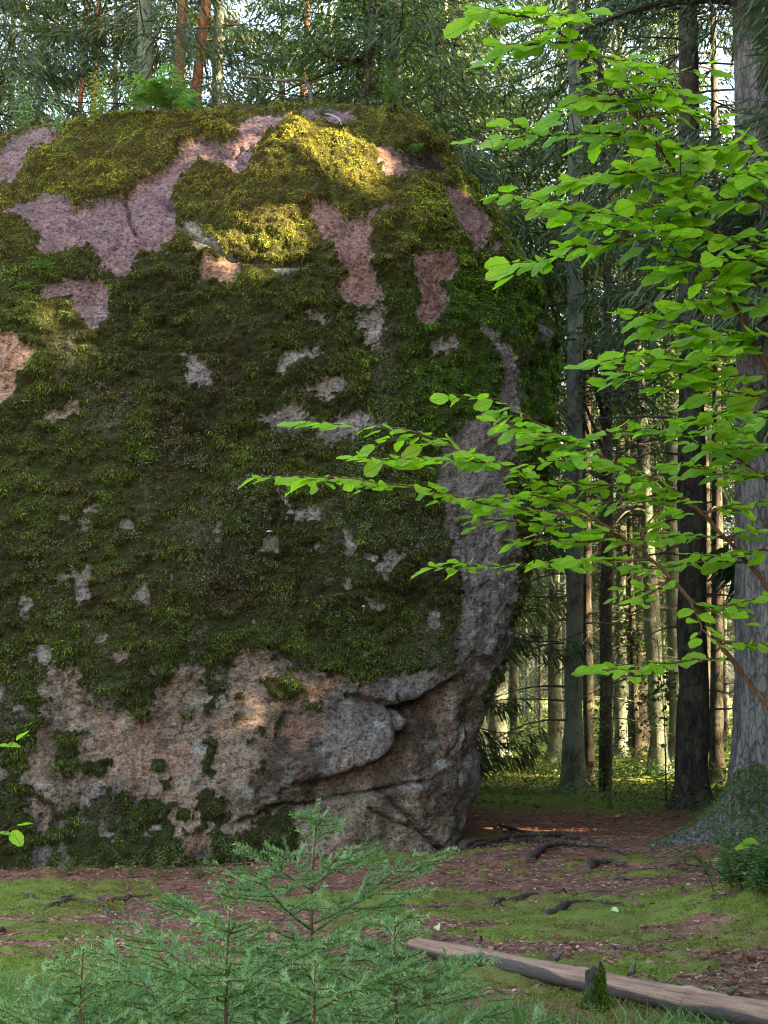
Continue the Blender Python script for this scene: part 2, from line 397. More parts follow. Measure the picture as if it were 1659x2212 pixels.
CRACKS = [  # line, half width, depth (m)
    (c4((480, 1080), (560, 1090), (700, 1132), (800, 1122), (900, 1072), (1000, 1000), (1050, 950), (1100, 860)), 6, 0.10),
    (c4((710, 1150), (720, 1260), (712, 1330), (640, 1395), (500, 1450), (380, 1492), (200, 1515)), 5, 0.06),
    (c4((-60, 1710), (0, 1690), (100, 1640), (300, 1612), (560, 1580), (680, 1552), (800, 1525), (870, 1505)), 4.0, 0.10),
    (c4((680, 1560), (730, 1640), (800, 1690), (830, 1735), (900, 1800), (990, 1870)), 4.5, 0.10),
    (c4((590, 1640), (640, 1680), (740, 1720), (830, 1740)), 3.5, 0.07),
    (c4((800, 1525), (1000, 1400), (1090, 1290)), 2.5, 0.03),
    (c4((1040, 210), (1080, 330), (1100, 480)), 3, 0.05),
    (c3((1170, 820), (1250, 865), (1305, 915)), 4, 0.06), (c3((1250, 1120), (1205, 1235)), 3, 0.04),
    (c3((-40, 1440), (60, 1470), (150, 1490), (230, 1540), (245, 1610)), 6, 0.10), (c3((330, 1075), (400, 1078)), 3, 0.04),
    (c1((790, 665), (900, 725), (1000, 775), (1150, 803), (1360, 790)), 5, 0.10), (c1((540, 535), (555, 620), (590, 690)), 3, 0.05),
    (c1((1040, 300), (1000, 330), (1060, 370)), 3, 0.04), (c2((1450, 1000), (1470, 1400), (1440, 1700), (1420, 1896)), 5, 0.12),
]
P0, SH = build_boulder_base(490, 490, 70)
NB = grid_normals(P0, SH)
U, Vv = sheet(P0)
facing = np.sum(NB * nrm(np.array([0, 0, CAM_H]) - P0), 1)
wu = 9 * fbm(P0 * 2.6, 4, 3) + 5 * vnoise(P0 * 14, 5); wv = 9 * fbm(P0 * 2.6, 4, 9) + 5 * vnoise(P0 * 14, 8)
Uw, Vw = U + wu, Vv + wv
ragged = 10 * fbm(P0 * 11, 3, 13) + 7 * vnoise(P0 * 45, 14)
bare = np.zeros(len(P0)); tint = np.tile(np.array(GREY), (len(P0), 1))
for colr, poly in BARE:
    a = np.array(poly); near = np.where((Uw > a[:, 0].min() - 40) & (Uw < a[:, 0].max() + 40) & (Vw > a[:, 1].min() - 40) & (Vw < a[:, 1].max() + 40))[0]
    if not len(near): continue
    d = sdist(Uw[near], Vw[near], poly)
    kw = 2.6 if colr == TAN else (1.8 if colr == PALE else 1.0)
    k = sstep(5 * kw, -5 * kw, d + kw * ragged[near]); bare[near] = np.maximum(bare[near], k)
    k = sstep(14, -14, d)[:, None]; tint[near] = tint[near] * (1 - k) + np.array(colr) * k
for poly in MOSSY:
    d = sdist(Uw, Vw, poly); bare = np.minimum(bare, sstep(-5, 6, d + ragged))
# loose specks of bare stone in the carpet, and moss cushions creeping over the stone
n1 = fbm(P0 * 1.7, 4, 21); n2 = fbm(P0 * np.array([7, 7, 5.]), 3, 31)
wild = sstep(0.05, 0.22, n1 + 0.35 * n2 + 0.25 * (P0[:, 2] < 1.6) - 0.12)
off = sstep(0.18, 0.02, facing)
off = np.maximum(off, sstep(40, -60, U))
off = np.where((U > 900) & (Vv > 1250), np.maximum(off, 0), off); wild = np.where((U > 850) & (Vv > 1150), np.maximum(wild, sstep(1180, 1350, Vv + 60 * n1)), wild)
moss = (1 - bare) * (1 - off) + off * (1 - wild) * sstep(-0.6, 0.1, NB[:, 2] + 0.5)
thin = sstep(0.02, 0.38, fbm(P0 * np.array([2.4, 2.4, 2.0]), 4, 45)) * sstep(520, 760, Vv)
moss = moss * (1 - 0.44 * thin)
speck = sstep(0.34, 0.46, fbm(P0 * 6.0, 3, 41)) * (moss > 0.3)
moss = moss - 0.8 * speck * sstep(900, 1300, Vv)
creep = sstep(0.22, 0.40, fbm(P0 * 4.5, 4, 51)) * sstep(1350, 1700, Vv) * (U < 640)
moss = np.clip(np.maximum(moss, creep * 0.9), 0, 1)

# relief of the stone
rough = fbm(P0 * 0.9, 4, 61) * 0.10 + fbm(P0 * np.array([3.0, 3.0, 4.5]), 4, 71, 0.55) * 0.055
ridg = (1 - np.abs(fbm(P0 * np.array([6, 6, 9.]), 4, 81, 0.6))) ** 3
pit = fbm(P0 * np.array([15, 15, 21.]), 3, 95, 0.6)
rough += -0.016 * ridg + 0.014 * fbm(P0 * np.array([20, 20, 36.]), 3, 91, 0.6) - 0.005 * sstep(0.12, 0.5, pit)
fac_ = fbm(P0 * np.array([1.6, 1.6, 2.2]) + 3, 2, 97); rough += 0.07 * (np.floor(fac_ * 5) / 5 + 0.2 * sstep(0.75, 1.0, fac_ * 5 - np.floor(fac_ * 5)))
rs = sdist(U + 0.5 * wu, Vv + 0.5 * wv, RECESS)
rec = sstep(3, -7, rs) * 0.19 * sstep(640, 700, U)
rec *= sstep(1110, 990, U)
# the recess is deepest under the overhanging lip and comes forward again below
lip = ldist(U, Vv, c4((480, 1080), (700, 1130), (900, 1075), (1050, 960), (1100, 860))); lip2 = ldist(U, Vv, c4((720, 1260), (710, 1330), (640, 1395), (400, 1490), (200, 1515)))
rec = rec * (0.45 + 0.55 * np.exp(-np.minimum(lip, lip2) / 45))
bulge = 0.08 * np.exp(-(np.minimum(ldist(U, Vv - 40, c4((700, 1100), (900, 1050), (1050, 930))), ldist(U, Vv + 45, c4((710, 1330), (640, 1395), (400, 1490), (200, 1515)))) / 55) ** 2) * sstep(-2, 6, rs)
disp = rough - rec + bulge
for line, hw, dep in CRACKS:
    d = ldist(U + 0.6 * wu, Vv + 0.6 * wv, line)
    disp -= 1.5 * dep * np.exp(-(d / (hw + 0.8)) ** 2)
    moss *= 1 - 0.8 * np.exp(-(d / (hw * 1.2)) ** 2)
# hanging shelf of turf at the shoulder and moss cushions
Pc = P0 * np.array([6.5, 6.5, 13.5]) + 0.5 * np.stack([vnoise(P0 * 9, 1), vnoise(P0 * 9, 2), vnoise(P0 * 9, 4)], 1)
clump = fbm(Pc, 4, 101, 0.55); saw = clump
tuft = fbm(P0 * np.array([17, 17, 25.]), 2, 111)
flow = fbm(P0 * 1.3, 3, 121)
thick = moss * (0.05 + 0.065 * saw + 0.038 * tuft + 0.03 * flow)
shelf = sstep(10, -10, sdist(Uw, Vw, c1((800, 380), (560, 520), (450, 620), (180, 590), (330, 450), (500, 330), (700, 200), (900, 190), (1030, 220), (960, 290), (830, 290)))) * 0.07
shelf2 = sstep(8, -8, sdist(Uw, Vw, c1((1030, 650), (1220, 700), (1340, 600), (1420, 540), (1300, 200), (1100, 350), (960, 600)))) * 0.08
shelf3 = sstep(8, -8, sdist(Uw, Vw, c2((720, 150), (860, 240), (980, 310), (1020, 370), (980, 385), (800, 340), (700, 290)))) * 0.12
thick += (shelf + shelf2 + shelf3) * moss
PB = P0 + NB * (disp + thick)[:, None]
NB2 = grid_normals(PB, SH)
# colours of the stone
tn = fbm(P0 * 5.5, 4, 131); tint = tint * (1 + 0.25 * tn)[:, None]
blotch = sstep(0.12, 0.35, fbm(P0 * 8.5, 4, 141)); dark = sstep(0.1, 0.45, fbm(P0 * np.array([3, 3, 1.6]), 4, 151))
strk = sstep(0.05, 0.4, fbm(P0 * np.array([4.5, 4.5, 0.9]), 4, 155)) * sstep(1200, 1500, Vv)
tint = tint * (1 - 0.45 * dark[:, None]) * (1 - 0.5 * strk[:, None]) * (1 - 0.3 * sstep(0.05, 0.45, pit))[:, None]
lich = sstep(0.22, 0.4, fbm(P0 * 7.0, 4, 161)) * (0.4 + 0.6 * sstep(850, 1200, Vv)) * (0.35 + 0.65 * sstep(900, 1050, U))
for cx, cy, rr in ((435, 1614, 20), (535, 1710, 20), (1150 - 60, 1330, 26), (905, 1690, 16), (820, 1560, 10)):
    lich = np.maximum(lich, sstep(rr, rr * 0.55, np.hypot(Uw - cx, (Vw - cy) * 1.0)) * 0.95)
tint = tint * (1 - 0.75 * lich[:, None]) + np.array((0.42, 0.47, 0.44)) * 0.75 * lich[:, None]
pk = sstep(0.15, 0.4, fbm(P0 * 3.3, 3, 171)) * (Vv > 1350) * (U < 800); tint = tint * (1 - 0.35 * pk[:, None]) + np.array((0.44, 0.27, 0.19)) * 0.35 * pk[:, None]
# colours of the moss: olive, dark, fresh green to the right, rusty gold on the crown, lightened in colour to brighten its sun patch
def moss_colour(P, u, v):
    a = sstep(-0.35, 0.35, fbm(P * 1.1, 4, 201))[:, None]; b = sstep(-0.1, 0.4, fbm(P * 3.7, 3, 211))[:, None]; c_ = sstep(0.1, 0.5, fbm(P * 2.1, 4, 221))[:, None]
    col = np.array((0.062, 0.076, 0.022)) * (1 - a) + np.array((0.088, 0.116, 0.026)) * a
    col = col * (1 - 0.45 * b) + np.array((0.090, 0.145, 0.026)) * 0.45 * b
    col = col * (1 - 0.65 * c_) + np.array((0.085, 0.066, 0.034)) * 0.65 * c_
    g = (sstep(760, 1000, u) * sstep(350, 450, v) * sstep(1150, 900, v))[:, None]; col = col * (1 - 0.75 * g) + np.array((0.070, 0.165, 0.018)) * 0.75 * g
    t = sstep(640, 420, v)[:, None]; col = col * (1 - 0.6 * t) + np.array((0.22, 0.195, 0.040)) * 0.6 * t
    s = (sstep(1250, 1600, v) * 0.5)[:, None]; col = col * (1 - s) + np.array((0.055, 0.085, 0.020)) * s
    return col * 1.1
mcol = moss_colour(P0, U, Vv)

def boulder_material():
    m, n, l, b = mat('granite_and_moss')
    ms = attr(n, 'moss'); tn_ = attr(n, 'c_rock'); mc = attr(n, 'c_moss')
    fine = noise_node(n, l, 34, 8, 0.75); grain = noise_node(n, l, 150, 4, 0.7); mid = noise_node(n, l, 9, 8, 0.7)
    sp = ramp(n, l, fine.outputs['Fac'], [(0.36, (0.15,) * 3), (0.48, (0.95,) * 3), (0.62, (1.5,) * 3)])
    c = mixc(n, l, 0.85, tn_.outputs['Color'], sp.outputs[0], 'MULTIPLY')
    g2 = ramp(n, l, grain.outputs['Fac'], [(0.38, (0.4,) * 3), (0.6, (1.45,) * 3)])
    c = mixc(n, l, 0.6, c, g2.outputs[0], 'MULTIPLY')
    st_ = noise_node(n, l, 20, 6, 0.75, mapping=(1, 1, 2.4)); fl = ramp(n, l, st_.outputs['Fac'], [(0.40, (0.22,) * 3), (0.47, (1,) * 3)])
    c = mixc(n, l, 0.8, c, fl.outputs[0], 'MULTIPLY')
    dk = ramp(n, l, mid.outputs['Fac'], [(0.34, (0.45,) * 3), (0.48, (1,) * 3)])
    c = mixc(n, l, 0.7, c, dk.outputs[0], 'MULTIPLY')
    mf = noise_node(n, l, 60, 5, 0.7)
    mm = mixc(n, l, 0.8, mc.outputs['Color'], ramp(n, l, mf.outputs['Fac'], [(0.35, (0.25,) * 3), (0.65, (1.2,) * 3)]).outputs[0], 'MULTIPLY')
    ad = N(n, 'ShaderNodeMath', operation='MULTIPLY_ADD'); ad.inputs[1].default_value = 0.9; l.new(fine.outputs['Fac'], ad.inputs[0])
    su = N(n, 'ShaderNodeMath', operation='SUBTRACT'); su.inputs[1].default_value = 0.45; l.new(ms.outputs['Fac'], ad.inputs[2]); l.new(ad.outputs[0], su.inputs[0])
    f = ramp(n, l, su.outputs[0], [(0.40, (0, 0, 0)), (0.58, (1, 1, 1))])
    l.new(mixc(n, l, f.outputs[0], c, mm), b.inputs['Base Color'])
    b.inputs['Roughness'].default_value = 0.92; b.inputs['Specular IOR Level'].default_value = 0.2
    h = bump(n, l, None, mid.outputs['Fac'], 0.8, 0.05); h = bump(n, l, None, st_.outputs['Fac'], 0.9, 0.04, h); h = bump(n, l, None, fine.outputs['Fac'], 0.9, 0.022, h); bump(n, l, b, grain.outputs['Fac'], 0.6, 0.005, h)
    return m
nr, nc = SH
ii, jj = np.meshgrid(np.arange(nr - 1), np.arange(nc), indexing='ij'); jn = (jj + 1) % nc
FQ = np.stack([ii * nc + jj, ii * nc + jn, (ii + 1) * nc + jn, (ii + 1) * nc + jj], -1).reshape(-1, 4)
M['boulder'] = boulder_material()
boulder = thing('boulder', 'huge pink granite boulder carpeted in olive green moss', 'boulder', (0, 0, 0))
ob('rock', mesh('rock', PB, FQ, M['boulder'], True, {'moss': moss, 'c_rock': tint, 'c_moss': mcol * 0.35 + np.array((0.012, 0.009, 0.006))}), boulder)  # moss base darkened so the gaps between sprigs read as shade

# shaggy sprigs growing out of the carpet
def area_sample(n, weight):
    q = FQ; c0, c1_, c2_, c3_ = (PB[q[:, k]] for k in range(4))
    ar = 0.5 * np.linalg.norm(np.cross(c2_ - c0, c3_ - c1_), axis=1) * weight[q].mean(1)
    cs = np.cumsum(ar); k = np.searchsorted(cs, RNG.uniform(0, cs[-1], n)); k = np.minimum(k, len(q) - 1)
    s, t = RNG.uniform(0, 1, (2, n, 1))
    P = (c0[k] * (1 - s) + c1_[k] * s) * (1 - t) + (c3_[k] * (1 - s) + c2_[k] * s) * t
    return P, k
vis = sstep(-0.15, 0.05, facing) * (U > -120) * (U < 1300)
keep = vis * np.where(moss > 0.2, moss ** 1.5, 0) * (0.35 + np.clip(0.6 + saw * 1.4, 0, 1.6))
n = 430000
P, k = area_sample(n, keep); q = FQ[k, 0]
nn = NB2[q]; uu, vv = U[q], Vv[q]
dn = np.array([0, 0, -1.0]); dn_t = nrm(dn - nn * (nn @ dn)[:, None])
d = nrm(nn * RNG.uniform(0.5, 1.1, (n, 1)) + dn_t * RNG.uniform(-0.1, 0.9, (n, 1)) + 0.75 * rand_dirs(n))
col = moss_colour(P0[q], uu, vv) * RNG.uniform(0.5, 1.7, (n, 1)) * (1 + 0.8 * np.clip(saw[q] * 1.5, -0.8, 0.8))[:, None]  # brighter on clump tops, darker in hollows: shading put into the sprig colour
fr_ = fbm(P0[q] * 2.7, 3, 231); fresh = RNG.random(n) < 0.45 * sstep(0.05, 0.4, fr_); col[fresh] *= np.array((1.2, 1.4, 1.1))
L = RNG.uniform(0.010, 0.030, n) * (1 + 0.25 * (fresh)); Wd = L * RNG.uniform(0.22, 0.48, n)
sd = perp(d) * (Wd * 0.5)[:, None]; b0_ = P - d * 0.006; V = np.stack([b0_ + sd, b0_ - sd, P + d * L[:, None] - np.array([0, 0, 0.25]) * L[:, None]], 1).reshape(-1, 3)
ob('moss', mesh('moss', V, np.arange(n * 3).reshape(-1, 3), M['moss'], False, {'c_tint': np.repeat(col, 3, 0)}), boulder, kind='stuff')
# pale branching lichen among the moss
keep = vis * (moss > 0.5) * sstep(0.05, 0.3, fbm(P0 * 2.4, 3, 301)) * sstep(780, 950, Vv) * sstep(1600, 1400, Vv)
nc_ = 1500; P, k = area_sample(nc_, keep); m_ = 7
q = np.repeat(FQ[k, 0], m_); P = np.repeat(P, m_, 0) + RNG.normal(0, 0.018, (nc_ * m_, 3)) + NB2[q] * 0.02
d = nrm(NB2[q] * 0.6 + rand_dirs(len(P)))
col = np.array((0.20, 0.25, 0.17)) * RNG.uniform(0.6, 1.25, (len(P), 1))
V, Q = diamonds(P, d, perp(d), RNG.uniform(0.015, 0.032, len(P)), 0.006)
ob('lichen', mesh('lichen', V, Q, M['moss'], False, {'c_tint': np.repeat(col, 4, 0)}), boulder, kind='stuff')

# ------------------------------------------------------------------ the ground
def ground_h(x, y):
    p = np.stack([x, y, np.zeros_like(x)], 1)
    h = 0.05 * fbm(p * 0.45, 3, 401) + 0.030 * fbm(p * 1.7, 3, 411)
    h += sstep(18, 60, y) * 0.35 * fbm(p * 0.25, 3, 421)
    h += 0.28 * np.exp(-(((x - 2.55) / 0.65) ** 2 + ((y - 10.3) / 0.9) ** 2))            # mound at the right
    h += 0.08 * np.exp(-(((x - 1.02) / 0.45) ** 2 + ((y - 7.6) / 0.35) ** 2))           # hummock with the stub
    h += 0.10 * np.exp(-(((x - 3.6) / 1.3) ** 2 + ((y - 15.0) / 1.3) ** 2))
    h += 0.07 * np.exp(-(((x - 1.4) / 1.2) ** 2 + ((y - 14.6) / 0.9) ** 2))
    h -= 0.12 * sstep(9.0, 6.5, y)
    return h
def gz(x, y): return float(ground_h(np.array([float(x)]), np.array([float(y)]))[0])
def axis(segs):
    return np.concatenate([np.linspace(a, b, n_, endpoint=False) for a, b, n_ in segs] + [np.array([segs[-1][1]])])
gx = axis([(-400, -40, 12), (-40, -5, 50), (-5, -3.6, 20), (-3.6, 4.6, 235), (4.6, 12, 50), (12, 40, 40), (40, 400, 12)])
gy = axis([(-200, -10, 12), (-10, 6, 24), (6, 7, 16), (7, 15, 240), (15, 20, 90), (20, 40, 90), (40, 90, 40), (90, 600, 14)])
GX, GY = np.meshgrid(gx, gy); X, Y = GX.ravel(), GY.ravel()
Gp = np.stack([X, Y, np.zeros_like(X)], 1)
def moss_ground(x, y):
    p = np.stack([x, y, np.zeros_like(x)], 1)
    f = fbm(p * np.array([0.9, 1.3, 1]), 4, 431) + 0.45 * fbm(p * np.array([3.5, 4.5, 1]), 3, 441)
    f = f + 0.55 * np.exp(-(((x - 2.4) / 0.9) ** 2 + ((y - 10.2) / 1.2) ** 2)) + 0.35 * np.exp(-(((x - 1.3) / 0.8) ** 2 + ((y - 9.7) / 0.8) ** 2))
    f = f + 0.25 * np.exp(-(((x + 1.6) / 1.6) ** 2 + ((y - 11.2) / 0.9) ** 2)) + 0.3 * np.exp(-(((x - 1.3) / 0.9) ** 2 + ((y - 14.4) / 0.6) ** 2))
    f = f - 0.35 * np.exp(-(((x - 2.3) / 1.0) ** 2 + ((y - 16.5) / 2.2) ** 2)) - 0.3 * np.exp(-(((x - 2.0) / 1.2) ** 2 + ((y - 12.6) / 0.8) ** 2)) - 0.5 * np.exp(-((y - 12.9) / 0.45) ** 2) * (x < -0.2)
    return sstep(0.16, 0.40, f + 0.35 * fbm(p * np.array([9, 11, 1]), 2, 466)) * sstep(17.5, 16, y) + sstep(19.0, 21.0, y + 0.9 * x * 0 + fbm(p * 1.3, 3, 461)) * sstep(-0.35, 0.1, f + 0.25)
gm = moss_ground(X, Y)
Z = ground_h(X, Y) + 0.012 * fbm(Gp * 9, 3, 471) + gm * (0.025 + 0.035 * fbm(Gp * np.array([6, 6, 1]), 3, 481))
mg = sstep(-0.3, 0.4, fbm(Gp * 1.5, 3, 491))[:, None]
def gmoss_col(p):
    a = sstep(-0.35, 0.35, fbm(p * 1.5, 3, 491))[:, None]
    return np.array((0.15, 0.155, 0.040)) * (1 - a) + np.array((0.15, 0.20, 0.036)) * a
def ground_material():
    m, n, l, b = mat('forest_floor')
    ms = attr(n, 'moss'); mc = attr(n, 'c_moss')
    a = noise_node(n, l, 5, 8, 0.7); f = noise_node(n, l, 55, 6, 0.75); g = noise_node(n, l, 160, 3, 0.6)
    c = ramp(n, l, a.outputs['Fac'], [(0.3, (0.10, 0.047, 0.031)), (0.48, (0.21, 0.105, 0.070)), (0.66, (0.31, 0.185, 0.13))]).outputs[0]
    c = mixc(n, l, 0.85, c, ramp(n, l, f.outputs['Fac'], [(0.32, (0.3,) * 3), (0.5, (0.95,) * 3), (0.7, (1.7, 1.5, 1.4))]).outputs[0], 'MULTIPLY')
    mm = mixc(n, l, 0.8, mc.outputs['Color'], ramp(n, l, f.outputs['Fac'], [(0.33, (0.4,) * 3), (0.65, (1.3,) * 3)]).outputs[0], 'MULTIPLY')
    ad = N(n, 'ShaderNodeMath', operation='MULTIPLY_ADD'); ad.inputs[1].default_value = 1.0; l.new(f.outputs['Fac'], ad.inputs[0]); l.new(ms.outputs['Fac'], ad.inputs[2])
    fr = ramp(n, l, ad.outputs[0], [(0.78, (0, 0, 0)), (1.0, (1, 1, 1))])
    l.new(mixc(n, l, fr.outputs[0], c, mm), b.inputs['Base Color']); b.inputs['Roughness'].default_value = 0.95; b.inputs['Specular IOR Level'].default_value = 0.15
    h = bump(n, l, None, f.outputs['Fac'], 0.8, 0.02); bump(n, l, b, g.outputs['Fac'], 0.6, 0.006, h)
    return m
ny, nx = GX.shape
ii, jj = np.meshgrid(np.arange(ny - 1), np.arange(nx - 1), indexing='ij')
GQ = np.stack([ii * nx + jj, ii * nx + jj + 1, (ii + 1) * nx + jj + 1, (ii + 1) * nx + jj], -1).reshape(-1, 4)
ground = ob('ground', mesh('ground', np.stack([X, Y, Z], 1), GQ, ground_material(), True, {'moss': np.clip(gm, 0, 1), 'c_moss': gmoss_col(Gp)}), kind='structure')

def in_view(n_, y0, y1, x0=None, x1=None, pw=1.0):
    """random points on the ground inside the part that is looked at"""
    y = y0 + (y1 - y0) * RNG.random(n_) ** pw
    lo = -0.27 * y if x0 is None else x0; hi = 0.28 * y if x1 is None else x1
    return lo + (hi - lo) * RNG.random(n_), y
# needles, cone scales and bits of bark lying about
n = 115000
x, y = in_view(n, 8.0, 21, None, None, 1.1); keep = RNG.random(n) > 0.85 * moss_ground(x, y); x, y = x[keep], y[keep]; n = len(x)
d = rand_dirs(n, -0.15, 0.25); col = np.array([(0.26, 0.115, 0.072), (0.16, 0.07, 0.046), (0.36, 0.20, 0.13), (0.06, 0.034, 0.027), (0.44, 0.31, 0.22)])[RNG.choice(5, n, p=[.34, .26, .18, .16, .06])] * RNG.uniform(0.7, 1.3, (n, 1))
L = RNG.uniform(0.015, 0.065, n); side = nrm(np.cross(d, np.array([0, 0, 1.0])) + 0.3 * rand_dirs(n))
V, Q = diamonds(np.stack([x, y, ground_h(x, y) + 0.012 + RNG.uniform(0, 0.012, n)], 1), d, side, L, np.maximum(0.004, L * RNG.uniform(0.08, 0.45, n)))
lit = ob('needle_litter', mesh('needle_litter', V, Q, M['litter'], False, {'c_tint': np.repeat(col, 4, 0)}), kind='stuff'); tag(lit, 'reddish brown needles and bark bits covering the path', 'litter')
# moss on the forest floor
n = 260000
x, y = in_view(n, 7.0, 18.5, None, None, 1.1); mk = moss_ground(x, y) > RNG.uniform(0.25, 0.8, n)
hum = (((x - 1.02) / 0.5) ** 2 + ((y - 7.6) / 0.4) ** 2) < 1
mk |= hum; x, y = x[mk], y[mk]; n = len(x)
d = nrm(np.stack([np.zeros(n), np.zeros(n), np.ones(n)], 1) * 0.9 + rand_dirs(n)); p = np.stack([x, y, np.zeros(n)], 1)
col = gmoss_col(p) * RNG.uniform(0.55, 1.45, (n, 1))
V, Q = diamonds(np.stack([x, y, ground_h(x, y) + 0.018], 1), d, perp(d), RNG.uniform(0.012, 0.032, n), RNG.uniform(0.004, 0.009, n), 0.2)
ob_ = ob('ground_moss', mesh('ground_moss', V, Q, M['moss'], False, {'c_tint': np.repeat(col, 4, 0)}), kind='stuff'); tag(ob_, 'yellow green moss patches spread over the forest floor', 'moss')
# low green carpet deeper in the wood: feather moss and bilberry
def leaf_cloud(name, n_, y0, y1, x0, x1, hmax, size, cols, label, cat, thr=0.0, seed=501, clear=None):
    x, y = in_view(n_, y0, y1, x0, x1, 1.0)
    p = np.stack([x, y, np.zeros(n_)], 1); f = fbm(p * 0.8, 3, seed) + 0.3 * fbm(p * 3, 2, seed + 5); k = f > thr
    if clear is not None: k &= ~clear(x, y)
    x, y, f = x[k], y[k], f[k]; m_ = len(x)
    h = RNG.random(m_) * hmax * np.clip(0.35 + 1.6 * (f - thr), 0.25, 1)
    d = nrm(rand_dirs(m_, -0.4, 0.6)); sd = perp(d)
    col = np.array(cols)[RNG.integers(0, len(cols), m_)] * RNG.uniform(0.65, 1.3, (m_, 1))
    L_ = RNG.uniform(0.6, 1.3, m_) * size
    V, Q = diamonds(np.stack([x, y, ground_h(x, y) + h], 1), d, sd, L_, L_ * 0.5)
    o = ob(name, mesh(name, V, Q, M['leaf'], False, {'c_tint': np.repeat(col, 4, 0)}), kind='stuff'); tag(o, label, cat); return o
pathclear = lambda x, y: (y < 18.6) | ((y < 21.5) & (x > 0.5 + 0.1 * (y - 18)) & (x < 2.4)) | ((x > 2.5) & (x < 2.9) & (y < 19.2))
leaf_cloud('bilberry', 42000, 18.6, 34, -0.5, 9, 0.42, 0.045, [(0.075, 0.15, 0.045), (0.055, 0.12, 0.04), (0.11, 0.19, 0.05)], 'low leafy bilberry carpet growing between the trunks', 'bilberry', -0.12, 501, pathclear)
leaf_cloud('feather_moss', 45000, 20, 75, -2, 22, 0.16, 0.085, [(0.10, 0.17, 0.035), (0.13, 0.20, 0.04), (0.08, 0.13, 0.03)], 'bright feathery moss hummocks on the floor deep in the wood', 'moss', -0.05, 521)
# grass in the near left corner and round the log
n = 30000
x, y = in_view(n, 6.2, 9.0, -2.4, 1.6, 1.0)
p = np.stack([x, y, np.zeros(n)], 1)
k = (y < 8.5 + 0.5 * fbm(p * 1.2, 2, 541) - 0.9 * sstep(-0.9, 0.3, x)) & ~((((x - 1.0) / 0.35) ** 2 + ((y - 7.55) / 0.3) ** 2) < 1)
x, y, p = x[k], y[k], p[k]; n = len(x)
d = nrm(np.array([0.0, 0, 1.0]) + 0.75 * rand_dirs(n)); L = RNG.uniform(0.06, 0.20, n); sd = nrm(np.cross(d, rand_dirs(n)))
base = np.stack([x, y, ground_h(x, y)], 1); bend = nrm(d + 0.8 * rand_dirs(n, -0.8, 0.1)); W = RNG.uniform(0.003, 0.006, n)[:, None]
m1 = base + d * L[:, None] * 0.55; tp = m1 + bend * L[:, None] * 0.6
V = np.stack([base - sd * W / 2, base + sd * W / 2, m1 + sd * W / 2, m1 - sd * W / 2, tp], 1).reshape(-1, 3)
o5 = np.arange(n)[:, None] * 5
Q = o5 + np.array([[0, 1, 2, 3]]); T = o5 + np.array([[3, 2, 4]])
col = np.array([(0.12, 0.25, 0.065), (0.085, 0.19, 0.06), (0.17, 0.29, 0.085), (0.26, 0.26, 0.13)])[RNG.choice(4, n, p=[.4, .35, .2, .05])] * RNG.uniform(0.7, 1.3, (n, 1))
o = ob('grass', mesh('grass', V, [Q, T], M['grass'], False, {'c_tint': np.repeat(col, 5, 0)}), kind='stuff'); tag(o, 'soft green grass below the spruce saplings', 'grass')

